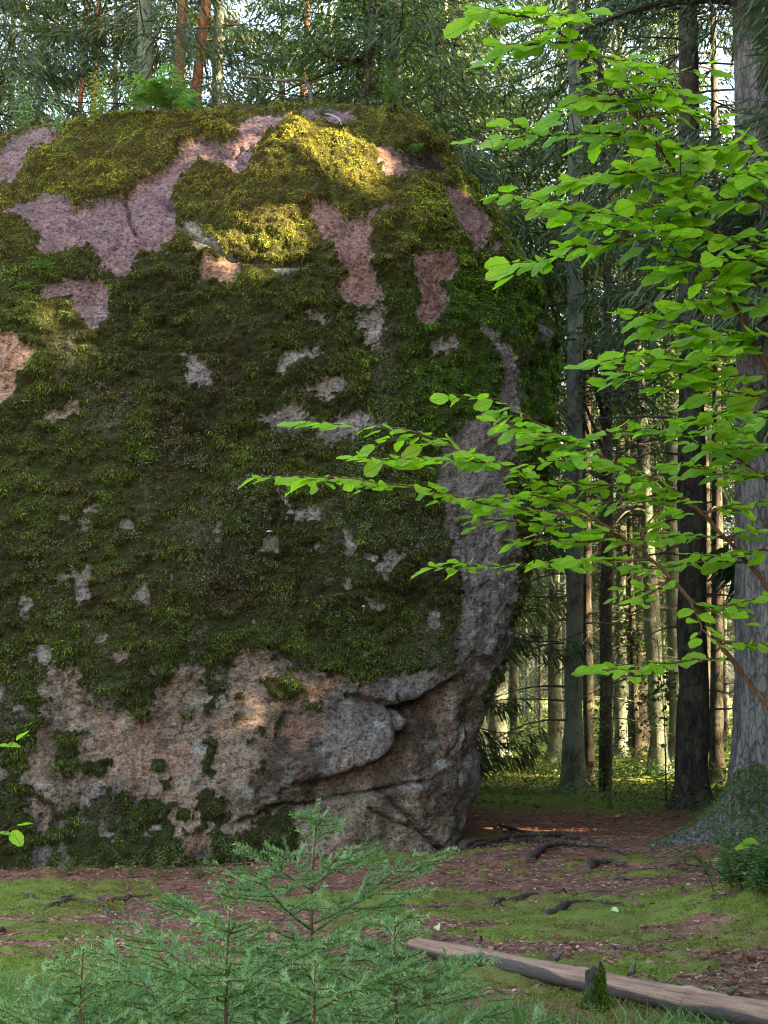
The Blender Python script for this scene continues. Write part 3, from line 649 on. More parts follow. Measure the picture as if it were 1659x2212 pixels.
# ------------------------------------------------------------------ spruces
def spruce_parts(seed, H, hc, r0, blen, nwh, dens, strip=(0.12, 0.30), dark=1.0, cut=None, hole=None, wr=(0.09, 0.17), bark='bark'):
    """returns trunk mesh, crown mesh (boughs and needles), lower dead branches mesh"""
    g = np.random.default_rng(seed)
    zz = np.concatenate([np.linspace(-0.25, 1.2, 8), np.linspace(1.6, H, 26)])
    ph = g.uniform(0, 6.28); bend = 0.12 * H / 20
    cx = bend * np.sin(zz / H * 3 + ph); cy = bend * np.cos(zz / H * 2.3 + ph)
    cx -= cx[2]; cy -= cy[2]
    rr = r0 * (1 - np.clip(zz, 0, H) / H) ** 0.8 + 0.008 + r0 * 0.55 * np.exp(-np.clip(zz, -0.3, 9) / 0.22) * (zz < 1.5)
    V, Q, T = tube(np.stack([cx, cy, zz], 1), rr, 14, True, 0.10, seed)
    # flared foot
    ang = np.arctan2(V[:, 1], V[:, 0]); fl = np.exp(-np.clip(V[:, 2], 0, 9) / 0.25)
    V[:, :2] *= (1 + 0.35 * fl * np.maximum(0, np.cos(ang * 4 + ph)))[:, None]
    tr = Geo(); tr.add(V, Q, T); trunk = tr.mesh('trunk', M[bark])
    wood = Geo(); B, D_, S_, LL, CC = [], [], [], [], []
    whs = np.linspace(hc, H - 0.4, nwh)
    for h in whs:
        t = (h - hc) / (H - hc)
        for b_ in range(g.integers(4, 7)):
            h2 = h + g.normal(0, 0.15); a = g.uniform(0, 6.28)
            Lb = blen * (1 - t) ** 0.75 * g.uniform(0.65, 1.15) * min(1, 0.55 + t * 3) + 0.25
            s = np.linspace(0, 1, 7); rise = 0.25 * (t - 0.25); sag = 0.30 * (1 - t)
            out = np.array([np.cos(a), np.sin(a), 0]); lat = np.array([-np.sin(a), np.cos(a), 0])
            k = np.interp(h2, zz, cx), np.interp(h2, zz, cy)
            path = np.array([k[0], k[1], h2]) + Lb * (s[:, None] * out + (rise * s - sag * np.sin(s * 2.4) * s + 0.10 * s ** 3)[:, None] * np.array([0, 0, 1]) + 0.06 * g.normal() * (s ** 2)[:, None] * lat)
            if hole is not None and not hole(path).all(): path = path[:1] + (path - path[:1]) * 0.3
            V, Q, T = tube(path, np.linspace(0.022, 0.005, 7) * (0.6 + 0.4 * Lb / blen), 4, False); wood.add(V, Q, c_tint=np.array((0.06, 0.048, 0.035)))
            nb = int(dens * Lb * 10)
            u = g.uniform(0.12, 1, nb) ** 0.8; pt = np.stack([np.interp(u, s, path[:, q]) for q in range(3)], 1)
            sg = g.choice([-1, 1], nb); spread = g.uniform(0.05, 1, nb) * (0.55 * (1 - u) + 0.18) * Lb * 0.55
            pt = pt + sg[:, None] * spread[:, None] * lat + out * spread[:, None] * 0.45 - np.array([0, 0, 1]) * (spread * 0.25 + g.uniform(0, 0.16, nb))[:, None]
            dd = nrm(out * 0.55 + lat * (sg * g.uniform(0.2, 1.0, nb))[:, None] + np.array([0, 0, -1]) * g.uniform(0.1, 1.3, nb)[:, None] + 0.25 * g.normal(size=(nb, 3)))
            B.append(pt); D_.append(dd); L_ = g.uniform(*strip, nb); LL.append(L_)
            c_ = np.array([(0.048, 0.085, 0.038), (0.036, 0.068, 0.036), (0.080, 0.120, 0.042)])[g.choice(3, nb, p=[.45, .35, .2])] * g.uniform(0.7, 1.35, (nb, 1)) * dark
            CC.append(c_)
    B = np.concatenate(B); D_ = np.concatenate(D_); LL = np.concatenate(LL); CC = np.concatenate(CC)
    if hole is not None:
        k = hole(B) & hole(B + D_ * LL[:, None]); B, D_, LL, CC = B[k], D_[k], LL[k], CC[k]
    S_ = nrm(np.cross(D_, nrm(g.normal(size=B.shape))))
    V, Q = diamonds(B, D_, S_, LL, LL * g.uniform(*wr, len(B)), 0.15, 0.35)
    wood.add(V, Q, c_tint=np.repeat(CC, 4, 0))
    crown = wood.mesh('crown', M['needle'], False)
    dead = Geo()
    for i in range(max(2, int((hc - 1.0) * 9))):
        h2 = g.uniform(1.3, hc + 1.5); a = g.uniform(0, 6.28); Lb = g.uniform(0.4, 1.9) * min(1, 0.5 + h2 / 6)
        dead_branch(dead, g, np.array([np.interp(h2, zz, cx), np.interp(h2, zz, cy), h2]), a, Lb, 1.5)
    return trunk, crown, dead.mesh('dead_branches', M['deadwood'], False)
def dead_branch(geo, g, p0, a, Lb, thick=1.0):
    s = np.linspace(0, 1, 6)
    out = np.array([np.cos(a), np.sin(a), 0]); lat = np.array([-np.sin(a), np.cos(a), 0])
    path = p0 + Lb * (s[:, None] * out + (0.1 * s - g.uniform(0.1, 0.55) * s ** 2)[:, None] * np.array([0, 0, 1]) + (g.normal(0, 0.12) * s ** 2)[:, None] * lat) + g.normal(0, 0.012, (6, 3)) * s[:, None]
    V, Q, T = tube(path, np.linspace(0.012, 0.003, 6) * thick, 4, False); geo.add(V, Q)
    for _ in range(g.integers(1, 5)):
        u = g.uniform(0.25, 0.95); q0 = np.array([np.interp(u, s, path[:, k]) for k in range(3)]); sg = g.choice([-1, 1])
        d = nrm(out * 0.8 + lat * sg * g.uniform(0.3, 1) + np.array([0, 0, -1]) * g.uniform(-0.2, 0.7)); l_ = g.uniform(0.12, 0.45) * min(Lb, 1)
        V, Q, T = tube(np.stack([q0, q0 + d * l_ * 0.5 + g.normal(0, 0.01, 3), q0 + d * l_]), np.array([0.005, 0.004, 0.002]) * thick, 3, False); geo.add(V, Q)

PROTO = [spruce_parts(31, 22, 5.0, 0.17, 2.5, 28, 7.5), spruce_parts(32, 20, 6.5, 0.14, 2.1, 22, 7.5), spruce_parts(33, 24, 3.6, 0.21, 3.1, 32, 11),
         spruce_parts(34, 17, 7.5, 0.10, 1.6, 18, 7.5, bark='bark_dark'), spruce_parts(35, 19, 1.2, 0.19, 2.9, 30, 7.5)]
def plant_spruce(k, x, y, rz, scale, label, group=None, name='spruce_tree', tilt=(0, 0), dead=True, crown=True):
    t = thing(name, label, 'tree', (x, y, gz(x, y)), rz, group, scale)
    t.rotation_euler = (tilt[0], tilt[1], rz)
    a, b_, c_ = PROTO[k]
    ob('trunk', a, t)
    if crown: ob('crown', b_, t)
    if dead: ob('dead_branches', c_, t, kind='stuff')
    return t
def foot(px, py): p = on_ground(px, py); return p[0], p[1]
# the trunks that stand out between the boulder and the big tree
def named_spruce(px, py, dia, k, label, seed, nd=12, H=21, hc=7.5, bark='bark', blen=2.1, tilt=(0, 0), dens=5.5):
    g = np.random.default_rng(seed)
    x, y = foot(px, py)
    a, b_, _ = spruce_parts(seed, H, hc, dia / 2, blen, 20, dens, bark=bark)
    t = thing('spruce_tree', label, 'tree', (x, y, gz(x, y)), 0, 'trunks beyond the path'); t.rotation_euler = (tilt[0], tilt[1], 0)
    ob('trunk', a, t); ob('crown', b_, t)
    shapes = []
    for i in range(4):
        q = Geo(); dead_branch(q, g, np.array([dia * 0.42, 0, 0]), 0, g.uniform(0.6, 1.6), 1.4); shapes.append(q.mesh('dead_branch', M['deadwood'], False))
    for i in range(nd):
        o = ob('dead_branch', shapes[i % 4], t, (0, 0, 1.0 + (hc - 1.0) * (i + g.random()) / nd), g.uniform(0, 6.28)); o.scale = (1, 1, 1)
    return t
named_spruce(1240, 1716, 0.30, 0, 'straight grey green spruce trunk with bare knots rising from bilberry', 41, 26, hc=6.3, blen=2.2)
named_spruce(1273, 1690, 0.17, 1, 'slim reddish trunk close behind the grey green spruce', 42, 18, hc=8, bark='bark_dark')
named_spruce(1078, 1636, 0.46, 2, 'sunlit pale trunk half hidden by the boulder edge', 43, 8, hc=9)
named_spruce(1378, 1628, 0.52, 0, 'blackish upright trunk paler towards its foot', 44, 18, hc=8, bark='bark_dark')
named_spruce(1462, 1668, 0.30, 1, 'thin slightly bowed trunk beside the dark flared one', 45, 14, hc=8, tilt=(0, R(1.0)))
named_spruce(1500, 1752, 0.40, 0, 'dark flared trunk just behind the big grey tree', 46, 16, hc=6.5, bark='bark_dark')
# the wood behind
g = np.random.default_rng(77)
taken = [foot(*q) for q in ((1240, 1716), (1273, 1690), (1078, 1636), (1378, 1628), (1462, 1668), (1500, 1752))] + [(4.05, 15.2)]
def free(x, y, r):
    if any((x - a) ** 2 + (y - b_) ** 2 < r * r for a, b_ in taken): return False
    return not (-8.5 < x < 3.2 and 11 < y < 23)
PINES = [(395, 90, 23.6, 0.30, 0.012, 'reddish pine trunk left one of a close pair behind the boulder'), (440, 80, 23.9, 0.32, 0.055, 'reddish pine trunk leaning right in a close pair behind the boulder'),
         (208, 60, 27, 0.20, 0.0, 'thin orange pine trunk glimpsed through spruce boughs'), (168, 370, 29, 0.20, 0.01, 'orange pine trunk low between spruces above the mossy crest'), (655, 60, 30, 0.26, 0.02, 'pale brown pine trunk behind broadleaved foliage')]
for a_ in PINES: taken.append((at(a_[0], a_[1], a_[2])[0], a_[2]))
_g = at(335, 100, 23.4); taken.append((_g[0], 23.4)); plant_spruce(2, _g[0], 23.4, 0.6, 0.95, 'grey spruce trunk close behind the fern on the crest', 'spruces behind the boulder')
cnt = 0
def scatter(nt, y0, y1, lo, hi, kinds, r, smin, smax, label, group, dead=True):
    global cnt
    made = tries = 0
    while made < nt and tries < nt * 60:
        tries += 1
        y = g.uniform(y0, y1); x = g.uniform(lo(y), hi(y))
        if not free(x, y, r): continue
        taken.append((x, y)); made += 1; cnt += 1
        plant_spruce(int(g.choice(kinds)), x, y, g.uniform(0, 6.28), g.uniform(smin, smax), label, group, dead=dead, tilt=(g.normal(0, 0.012), g.normal(0, 0.012)))
scatter(28, 26, 52, lambda y: 0.04 * y, lambda y: 0.30 * y + 3, [0, 1, 1, 3, 3], 1.5, 0.8, 1.15, 'slender spruce among the crowd of trunks beyond the path', 'spruces in the wood beyond the path')
scatter(110, 46, 105, lambda y: -0.02 * y, lambda y: 0.30 * y + 6, [0, 1, 1, 3, 3], 1.5, 0.6, 0.9, 'far thin trunk in the depth of the wood', 'far trunks in the depth of the wood', True)
scatter(20, 23.8, 38, lambda y: -0.30 * y, lambda y: 0.06 * y, [2, 2, 4], 2.3, 0.9, 1.15, 'dark spruce standing behind the boulder', 'spruces behind the boulder')
scatter(24, 36, 75, lambda y: -0.32 * y, lambda y: 0.05 * y, [0, 2, 1], 2.2, 0.7, 1.0, 'distant spruce filling the gap above the boulder', 'distant spruces above the boulder', False)
scatter(80, 70, 130, lambda y: -0.33 * y, lambda y: 0.34 * y, [4, 2, 4], 2.2, 0.55, 0.9, 'bushy spruce closing the view at the far end of the wood', 'bushy spruces at the far end of the wood', False)
scatter(56, 17, 85, lambda y: 0.31 * y + 3.0, lambda y: 0.31 * y + 30, [2, 4, 0], 2.4, 0.85, 1.15, 'unseen spruce added beside the path to shade the wood', 'unseen spruces added beside the path for shade', False)  # trees out of view, added to keep sun off the background trunks
leaf_cloud('far_undergrowth', 30000, 32, 100, -4, 34, 0.7, 0.16, [(0.07, 0.13, 0.035), (0.05, 0.10, 0.03), (0.09, 0.12, 0.04)], 'low dark undergrowth hiding the floor far back in the wood', 'undergrowth', -0.1, 531)
# mostly unseen spruces, added off to the right to keep the low sun out
HOLES = []; OPEN = []
def beam(px, py, Yd, rad, open_=1.0):
    q = (U - px) ** 2 + (Vv - py) ** 2 + np.where(facing > 0.05, 0, 1e7)
    HOLES.append((PB[np.argmin(q)] if q.min() < 400 else on_ground(px, py), rad)); OPEN.append(open_)
beam(700, 330, 14.6, 0.50); beam(760, 390, 14.5, 0.32); beam(610, 500, 14.2, 0.30); beam(490, 575, 13.9, 0.22); beam(1010, 415, 15.6, 0.25); beam(560, 265, 15, 0.2); beam(20, 740, 13.5, 0.35, 0.9); beam(200, 740, 13.6, 0.3, 0.9)
beam(560, 1540, 13.5, 0.27, 0.85); beam(520, 1290, 13.6, 0.2, 0.8); beam(1120, 530, 15.5, 0.25); beam(1150, 1795, 16.4, 0.3); beam(730, 1430, 13.8, 0.2, 0.55); beam(1500, 1850, 15, 0.3, 0.8); beam(1120, 1900, 13, 0.2, 0.8)
def cut_beams(loc, rz, s):  # opens gaps in the foliage so sun reaches the chosen spots
    def f(B):
        c_, s_ = math.cos(rz), math.sin(rz)
        Wp = np.stack([B[:, 0] * c_ - B[:, 1] * s_, B[:, 0] * s_ + B[:, 1] * c_, B[:, 2]], 1) * s + np.array(loc)
        k = np.ones(len(B), bool)
        for (p, r), opn in zip(HOLES, OPEN):
            dv = Wp - p; al = dv @ SUN; ds = np.linalg.norm(dv - al[:, None] * SUN, axis=1)
            k &= ~((ds < r) & (al > 0) & (np.random.default_rng(len(B)).random(len(B)) < opn))
        return k
    return f
EDGE = [(7.5, 16.5), (7.0, 12.6), (8.2, 9.0), (7.4, 5.4), (8.4, 1.8), (10.8, 14.5), (11.4, 10.6), (11.0, 7.0), (11.6, 3.4), (10.4, -1.6), (14.5, 12.5), (15, 8.6), (14.6, 4.8), (15.2, 0.6), (8.0, 20.5), (12, 18.2), (18, 10.5), (18.5, 6), (18.5, 2), (18, 15), (9.6, 16.2), (9.4, 12.4), (9.8, 8.6), (9.2, 5.0), (13, 15.8), (13, 11.6), (13.2, 7.6), (13, 3.0), (16.5, 12.6), (16.6, 9.4), (16.4, 6.4), (6.6, 8.2), (6.2, 4.6), (8.5, -2.6), (11, -5), (14, -3.4), (8.8, -6.2), (12.4, 0.4), (17, -1.5), (7.2, 1.2), (6.6, -1.0), (5.3, 13.4), (4.5, 12.1)]
SHADE = [spruce_parts(680 + k, 22, 0.8, 0.2, 3.2, 34, 3.6, strip=(0.36, 0.62), wr=(0.14, 0.24)) for k in range(2)]
for i, (x, y) in enumerate(EDGE):
    rz = g.uniform(0, 6.28); s = g.uniform(0.95, 1.15)
    def clear(yy):      # how far the trunk would stand from the widest shafts of light
        return min(abs(p[1] + (x - p[0]) / SUN[0] * SUN[1] - yy) - r for p, r in HOLES[:5])
    y = max((y + dy for dy in np.linspace(-0.9, 0.9, 19)), key=clear)
    z = gz(x, y)
    hc_ = 4.6 if i >= len(EDGE) - 2 else 0.8; hit = hc_ > 2
    for p, r in HOLES:
        al = (x - p[0]) / SUN[0]; hz_ = p[2] + al * SUN[2]
        if al > 0 and abs(p[1] + al * SUN[1] - y) < 3.4 * max(0, 1 - (hz_ - z) / 23) ** 0.75 + r + 0.3: hit = True
    if hit: a, b_, c_ = spruce_parts(600 + i, 22, hc_, 0.2, 3.2, 34, 12.0 if hc_ > 2 else 3.6, strip=(0.10, 0.24) if hc_ > 2 else (0.36, 0.62), hole=cut_beams((x, y, z), rz, s), wr=(0.09, 0.17) if hc_ > 2 else (0.14, 0.24))
    else: a, b_, c_ = SHADE[i % 2]
    t = thing('spruce_tree', ('spruce whose high dark boughs hang before the big grey trunk' if i == len(EDGE) - 1 else 'spruce with high boughs standing close beside the big grey tree') if hc_ > 2 else 'unseen full spruce with boughs to the ground added to block the sun', 'tree', (x, y, z), rz, 'spruces shading the clearing', s)
    ob('trunk', a, t); ob('crown', b_, t)

# ------------------------------------------------------------------ pines and broadleaved trees behind the boulder
def pine(px, py, Y, dia, lean, label, fork=False):
    p = at(px, py, Y); r = dia / 2
    t = thing('pine_tree', label, 'tree', (p[0] - lean * p[2], Y, gz(p[0], Y)))
    z = np.linspace(-0.3, 20, 30)
    V, Q, T = tube(np.stack([lean * z + 0.08 * np.sin(z * 0.5), 0.1 * np.sin(z * 0.3), z], 1), r * (1 - z / 26), 14, True, 0.15, 5)
    ge = Geo(); ge.add(V, Q, T); ob('trunk', ge.mesh('trunk', M['bark_pine']), t)
    gg = np.random.default_rng(int(px)); cr = Geo()
    for i in range(40):
        h = gg.uniform(13, 20); a = gg.uniform(0, 6.28); L_ = gg.uniform(0.8, 2.2); o_ = np.array([np.cos(a), np.sin(a), 0.25])
        q0 = np.array([lean * h, 0, h]); V, Q, T = tube(np.stack([q0, q0 + o_ * L_ * 0.5, q0 + o_ * L_ + (0, 0, 0.2)]), [0.03, 0.02, 0.008], 4, False); cr.add(V, Q, c_tint=np.array((0.12, 0.07, 0.045)))
        nb = 160; B = q0 + o_ * L_ * gg.uniform(0.4, 1.1, (nb, 1)) + gg.normal(0, 0.22, (nb, 3)); d_ = rand_dirs(nb, -0.2, 1)
        V, Q = diamonds(B, d_, perp(d_), 0.16, 0.03); cr.add(V, Q, c_tint=np.repeat(np.array((0.05, 0.085, 0.035)) * gg.uniform(0.7, 1.3, (nb, 1)), 4, 0))
    ob('crown', cr.mesh('crown', M['needle'], False), t)
    return t
for a_ in PINES: pine(*a_)

def broad_tree(path, rad, label, crown_c, crown_r, nleaf, size, cols, seed, name='broadleaf_tree', bark='bark_dark', limbs=9):
    gg = np.random.default_rng(seed); P = smooth_path(path, 22)
    t = thing(name, label, 'tree', tuple(P[0]))
    Pl = P - P[0]
    ge = Geo(); V, Q, T = tube(Pl, np.linspace(rad, rad * 0.35, len(Pl)), 10, True, 0.06, seed); ge.add(V, Q, T); ob('trunk', ge.mesh('trunk', M[bark]), t)
    cr = Geo(); C_ = np.array(crown_c) - P[0]; clumps = []
    for i in range(limbs):
        q0 = Pl[gg.integers(8, len(Pl))]; e = C_ + nrm(gg.normal(size=3)) * np.array(crown_r) * gg.uniform(0.5, 0.95)
        mid = (q0 + e) / 2 + gg.normal(0, 0.25, 3); pth = smooth_path([q0, mid, e], 9); V, Q, T = tube(pth, np.linspace(rad * 0.3, 0.006, 9), 5, False); cr.add(V, Q, c_tint=np.array((0.05, 0.04, 0.03)))
        clumps += [pth[k] for k in range(3, 9)]
    clumps = np.array(clumps + [C_ + nrm(gg.normal(size=3)) * np.array(crown_r) * gg.random() ** 0.5 for _ in range(limbs * 3)])
    c0 = clumps[gg.integers(0, len(clumps), nleaf)] + gg.normal(0, 1, (nleaf, 3)) * np.array(crown_r) * 0.16
    d_ = nrm(rand_dirs(nleaf, -0.7, 0.35)); L_ = gg.uniform(0.7, 1.3, nleaf) * size
    V, Q = diamonds(c0, d_, perp(d_), L_, L_ * 0.62); cr.add(V, Q, c_tint=np.repeat(np.array(cols)[gg.integers(0, len(cols), nleaf)] * gg.uniform(0.7, 1.3, (nleaf, 1)), 4, 0))
    ob('crown', cr.mesh('crown', M['leaf'], False), t)
    return t
BL = [(0.075, 0.15, 0.035), (0.10, 0.18, 0.04), (0.055, 0.12, 0.035)]
b0 = at(780, 215, 22.6)
broad_tree([(b0[0], 22.6, 0), (b0[0] - 0.1, 22.6, 4), tuple(b0), tuple(at(790, 150, 22.6)), tuple(at(802, 100, 22.6)), tuple(at(812, 50, 22.6)), tuple(at(806, 0, 22.6)), tuple(at(812, -120, 22.7))], 0.13,
           'dark crooked broadleaved tree rising behind the boulder crest', at(760, 90, 22.9), (2.3, 1.2, 1.8), 5200, 0.07, BL, 701)
broad_tree([(3.4, 24, 0), (3.5, 24, 4), (3.6, 24.1, 8), (3.5, 24, 12)], 0.11, 'leafy pale green young tree against the dark spruces', at(1230, 330, 24.5), (1.7, 1.2, 2.6), 9000, 0.075, BL, 702)
broad_tree([(0.9, 26, 0), (1.0, 26, 5), (0.9, 26, 12)], 0.12, 'light green leafy tree between boulder shoulder and spruces', at(930, 180, 26.5), (1.6, 1.2, 2.3), 7000, 0.08, BL, 703)
broad_tree([(5.6, 27, 0), (5.7, 27, 5), (5.6, 27, 10)], 0.10, 'small leafy tree behind the hazel boughs', at(1500, 560, 27), (2.2, 1.2, 2.4), 7000, 0.08, BL, 704)
broad_tree([tuple(on_ground(1372, 1640)), tuple(at(1376, 1500, 35)), tuple(at(1380, 1330, 35))], 0.04, 'thin leafy sapling in front of the blackish trunk', at(1395, 1360, 35), (0.9, 0.5, 1.4), 700, 0.12, BL, 705, 'sapling', limbs=5)
broad_tree([tuple(on_ground(1318, 1745)), tuple(at(1322, 1600, 22)), tuple(at(1330, 1480, 22))], 0.012, 'thin leafy sapling standing in the bilberry', at(1335, 1560, 22), (0.35, 0.3, 0.6), 170, 0.07, BL, 706, 'sapling', limbs=4)
broad_tree([tuple(on_ground(1440, 1740)), tuple(at(1436, 1560, 20)), tuple(at(1420, 1380, 20))], 0.012, 'bare stemmed sapling beside the dark flared trunk', at(1430, 1500, 20), (0.35, 0.3, 0.8), 160, 0.08, BL, 707, 'sapling', limbs=4)

# ------------------------------------------------------------------ the big grey tree
def big_tree():
    bx, by = 4.02, 15.3
    t = thing('large_tree', 'massive grey barked tree with mossy flared foot beside the path', 'tree', (bx, by, 0))
    nz_, ns = 150, 120
    z = np.concatenate([np.linspace(-0.25, 3.2, 110), np.linspace(3.25, 16, 41)[1:]]); a = np.linspace(0, 2 * np.pi, ns, endpoint=False)
    Zg, A = np.meshgrid(z, a, indexing='ij')
    r = 0.53 * (1 - np.clip(Zg, 0, 20) / 30) + 0.10 * np.exp(-np.clip(Zg, 0, 20) / 1.0)
    roots = [(R(196), 1.15, 0.24), (R(240), 0.45, 0.30), (R(300), 0.35, 0.30), (R(20), 0.4, 0.3), (R(110), 0.45, 0.3)]
    for ra, amp, wd in roots:
        da = np.angle(np.exp(1j * (A - ra))); r = r + amp * np.exp(-(da / wd) ** 2) * np.exp(-np.clip(Zg, 0, 9) / 0.28)
    r = r + 0.10 * np.exp(-np.clip(Zg, 0, 9) / 0.5)
    P = np.stack([r * np.cos(A), r * np.sin(A), Zg], -1).reshape(-1, 3)
    flute = fbm(np.stack([np.cos(A) * 3, np.sin(A) * 3, Zg * 0.5], -1).reshape(-1, 3), 3, 801) * 0.05
    plates = np.abs(fbm(np.stack([np.cos(A) * 14, np.sin(A) * 14, Zg * 5], -1).reshape(-1, 3), 3, 811)) * 0.035
    nrad = np.stack([np.cos(A), np.sin(A), 0 * A], -1).reshape(-1, 3)
    P = P + nrad * (flute + plates)[:, None]
    i, j = np.meshgrid(np.arange(len(z) - 1), np.arange(ns), indexing='ij'); jn = (j + 1) % ns
    F = np.stack([i * ns + j, i * ns + jn, (i + 1) * ns + jn, (i + 1) * ns + j], -1).reshape(-1, 4)
    tr = ob('trunk', mesh('trunk', P, F, M['bark_old']), t)
    # moss on the foot
    w_ = (fbm(P * 3.0, 3, 821) + 0.75 - P[:, 2] * 1.5 + 0.25 * (np.cos(A.ravel() - R(205))))
    k = np.where((w_ > 0.25) & (P[:, 2] < 0.9))[0]; n_ = 45000; k = RNG.choice(k, n_)
    B = P[k] + RNG.normal(0, 0.012, (n_, 3)); d_ = nrm(nrad[k] + 0.7 * rand_dirs(n_) + np.array([0, 0, 0.2]))
    V, Q = diamonds(B, d_, perp(d_), RNG.uniform(0.015, 0.035, n_), 0.008, 0.2)
    ob('moss', mesh('moss', V, Q, M['moss'], False, {'c_tint': np.repeat(np.array((0.10, 0.165, 0.03)) * RNG.uniform(0.5, 1.4, (n_, 1)), 4, 0)}), t, kind='stuff')
    gg = np.random.default_rng(5)
    for i in range(46):
        ge = Geo(); h = gg.uniform(5.5, 12); a_ = gg.uniform(R(170), R(330)); Lb = gg.uniform(1.4, 3); s = np.linspace(0, 1, 8)
        o_ = np.array([np.cos(a_), np.sin(a_), 0]); pth = np.array([0, 0, h]) + o_ * 0.4 + Lb * (s[:, None] * o_ + (0.05 * s - 0.35 * s ** 2)[:, None] * np.array([0, 0, 1]))
        V, Q, T = tube(pth, np.linspace(0.05, 0.012, 8), 6, True); ge.add(V, Q, T, c_tint=np.array((0.05, 0.04, 0.03)))
        nb = 900; u = gg.random(nb); B = np.stack([np.interp(u, s, pth[:, q]) for q in range(3)], 1) + gg.normal(0, 1, (nb, 3)) * np.array([0.28, 0.28, 0.12]); d_ = nrm(rand_dirs(nb, -1, 0.1) + o_ * 0.5)
        V, Q = diamonds(B, d_, perp(d_), gg.uniform(0.08, 0.2, nb), 0.02); ge.add(V, Q, c_tint=np.repeat(np.array((0.03, 0.055, 0.032)) * gg.uniform(0.6, 1.4, (nb, 1)), 4, 0))
        if cut_beams((bx, by, 0), 0, 1)(np.concatenate(ge.V)).all(): ob('bough', ge.mesh('bough', M['needle'], False), t)
    return t
big_tree()

# ------------------------------------------------------------------ log, stub, roots, twigs
def log_material():
    m, n, l, b = mat('weathered_log')
    uv = attr(n, 'luv')
    def nn_(sc_, m3):
        mp = N(n, 'ShaderNodeMapping'); mp.inputs['Scale'].default_value = m3; l.new(uv.outputs['Vector'], mp.inputs[0]); return noise_node(n, l, sc_, 8, 0.7, vec=mp.outputs[0])
    a = nn_(2.2, (1, 1, 1)); f = nn_(4.0, (2, 1, 1)); g_ = nn_(9, (0.35, 1, 1))
    c = ramp(n, l, a.outputs['Fac'], [(0.3, (0.14, 0.065, 0.042)), (0.5, (0.29, 0.165, 0.11)), (0.68, (0.42, 0.27, 0.19))]).outputs[0]
    c = mixc(n, l, 0.7, c, ramp(n, l, g_.outputs['Fac'], [(0.35, (0.45,) * 3), (0.6, (1.1,) * 3)]).outputs[0], 'MULTIPLY')
    bk = ramp(n, l, attr(n, 'bark').outputs['Fac'], [(0.42, (0, 0, 0)), (0.55, (1, 1, 1))])
    c2_ = mixc(n, l, f.outputs['Fac'], (0.025, 0.018, 0.015), (0.10, 0.07, 0.058))
    l.new(mixc(n, l, bk.outputs[0], c, c2_), b.inputs['Base Color']); b.inputs['Roughness'].default_value = 0.75
    h = bump(n, l, None, g_.outputs['Fac'], 0.9, 0.012); bump(n, l, b, a.outputs['Fac'], 0.5, 0.02, h)
    return m
_a = on_ground(1075, 2078, 0.07); _b = on_ground(1629, 2189, 0.07); A_ = _a + (_a - _b) * 0.42; B_ = _b + (_b - _a) * 0.5
lg = thing('fallen_log', 'long barkless fallen log with dark underside lying beside the mossy stub', 'log', tuple((A_ + B_) / 2))
s = np.linspace(0, 1, 120); pth = A_ + (B_ - A_) * s[:, None]; pth[:, 2] += 0.004 * np.sin(s * 9)
V, Q, T = tube(pth - (A_ + B_) / 2, 0.046 + 0.024 * s, 30, True)
ax = (B_ - A_) / np.linalg.norm(B_ - A_)
cen = np.concatenate([np.repeat(pth - (A_ + B_) / 2, 30, 0), (pth - (A_ + B_) / 2)[[0, -1]]]); rel = V - cen
V = cen + rel * (1 + 0.10 * fbm(V * 2.2, 3, 901) + 0.03 * fbm(V * 14, 2, 911))[:, None]
for kk in (0.42, 0.63, 0.8):
    q = pth[int(kk * 119)] - (A_ + B_) / 2 + np.array([0, -0.03, 0.09]); V += nrm(V - q) * 0 + (rel * 0.35) * np.exp(-(np.linalg.norm(V - q, axis=1) / 0.05) ** 2)[:, None]
bk = 0.53 - rel[:, 2] * 9 + 0.55 * fbm(V * np.array([2.0, 2.0, 5]), 4, 921) + 0.5 * sstep(0.45, 1.0, (V - V.min(0))[:, 0] / (V.max(0) - V.min(0))[0])
luv = np.concatenate([np.stack([np.repeat(s * 4.5, 30), np.tile(np.cos(np.arange(30) / 30 * 6.283), 120), np.tile(np.sin(np.arange(30) / 30 * 6.283), 120)], 1), [[0, 0, 0], [4.5, 0, 0]]])
ob('trunk', mesh('log_trunk', V, [Q, T], log_material(), True, {'bark': bk, 'luv': luv}), lg)
ge = Geo(); V, Q, T = tube(np.array([(0, 0, 0), (0.01, 0, 0.05), (0.03, -0.01, 0.09)]), [0.02, 0.016, 0.006], 7, True); ge.add(V, Q, T)
km = ge.mesh('branch_stub', M['deadwood'])
for kk, ang in ((0.36, 0.3), (0.52, -0.2), (0.70, 0.5), (0.9, -0.6)):
    o = ob('branch_stub', km, lg, tuple(pth[int(kk * 119)] - (A_ + B_) / 2 + np.array([0, 0, 0.07]))); o.rotation_euler = (ang, ang * 0.5, 0); o.scale = (1, 1, 0.6)
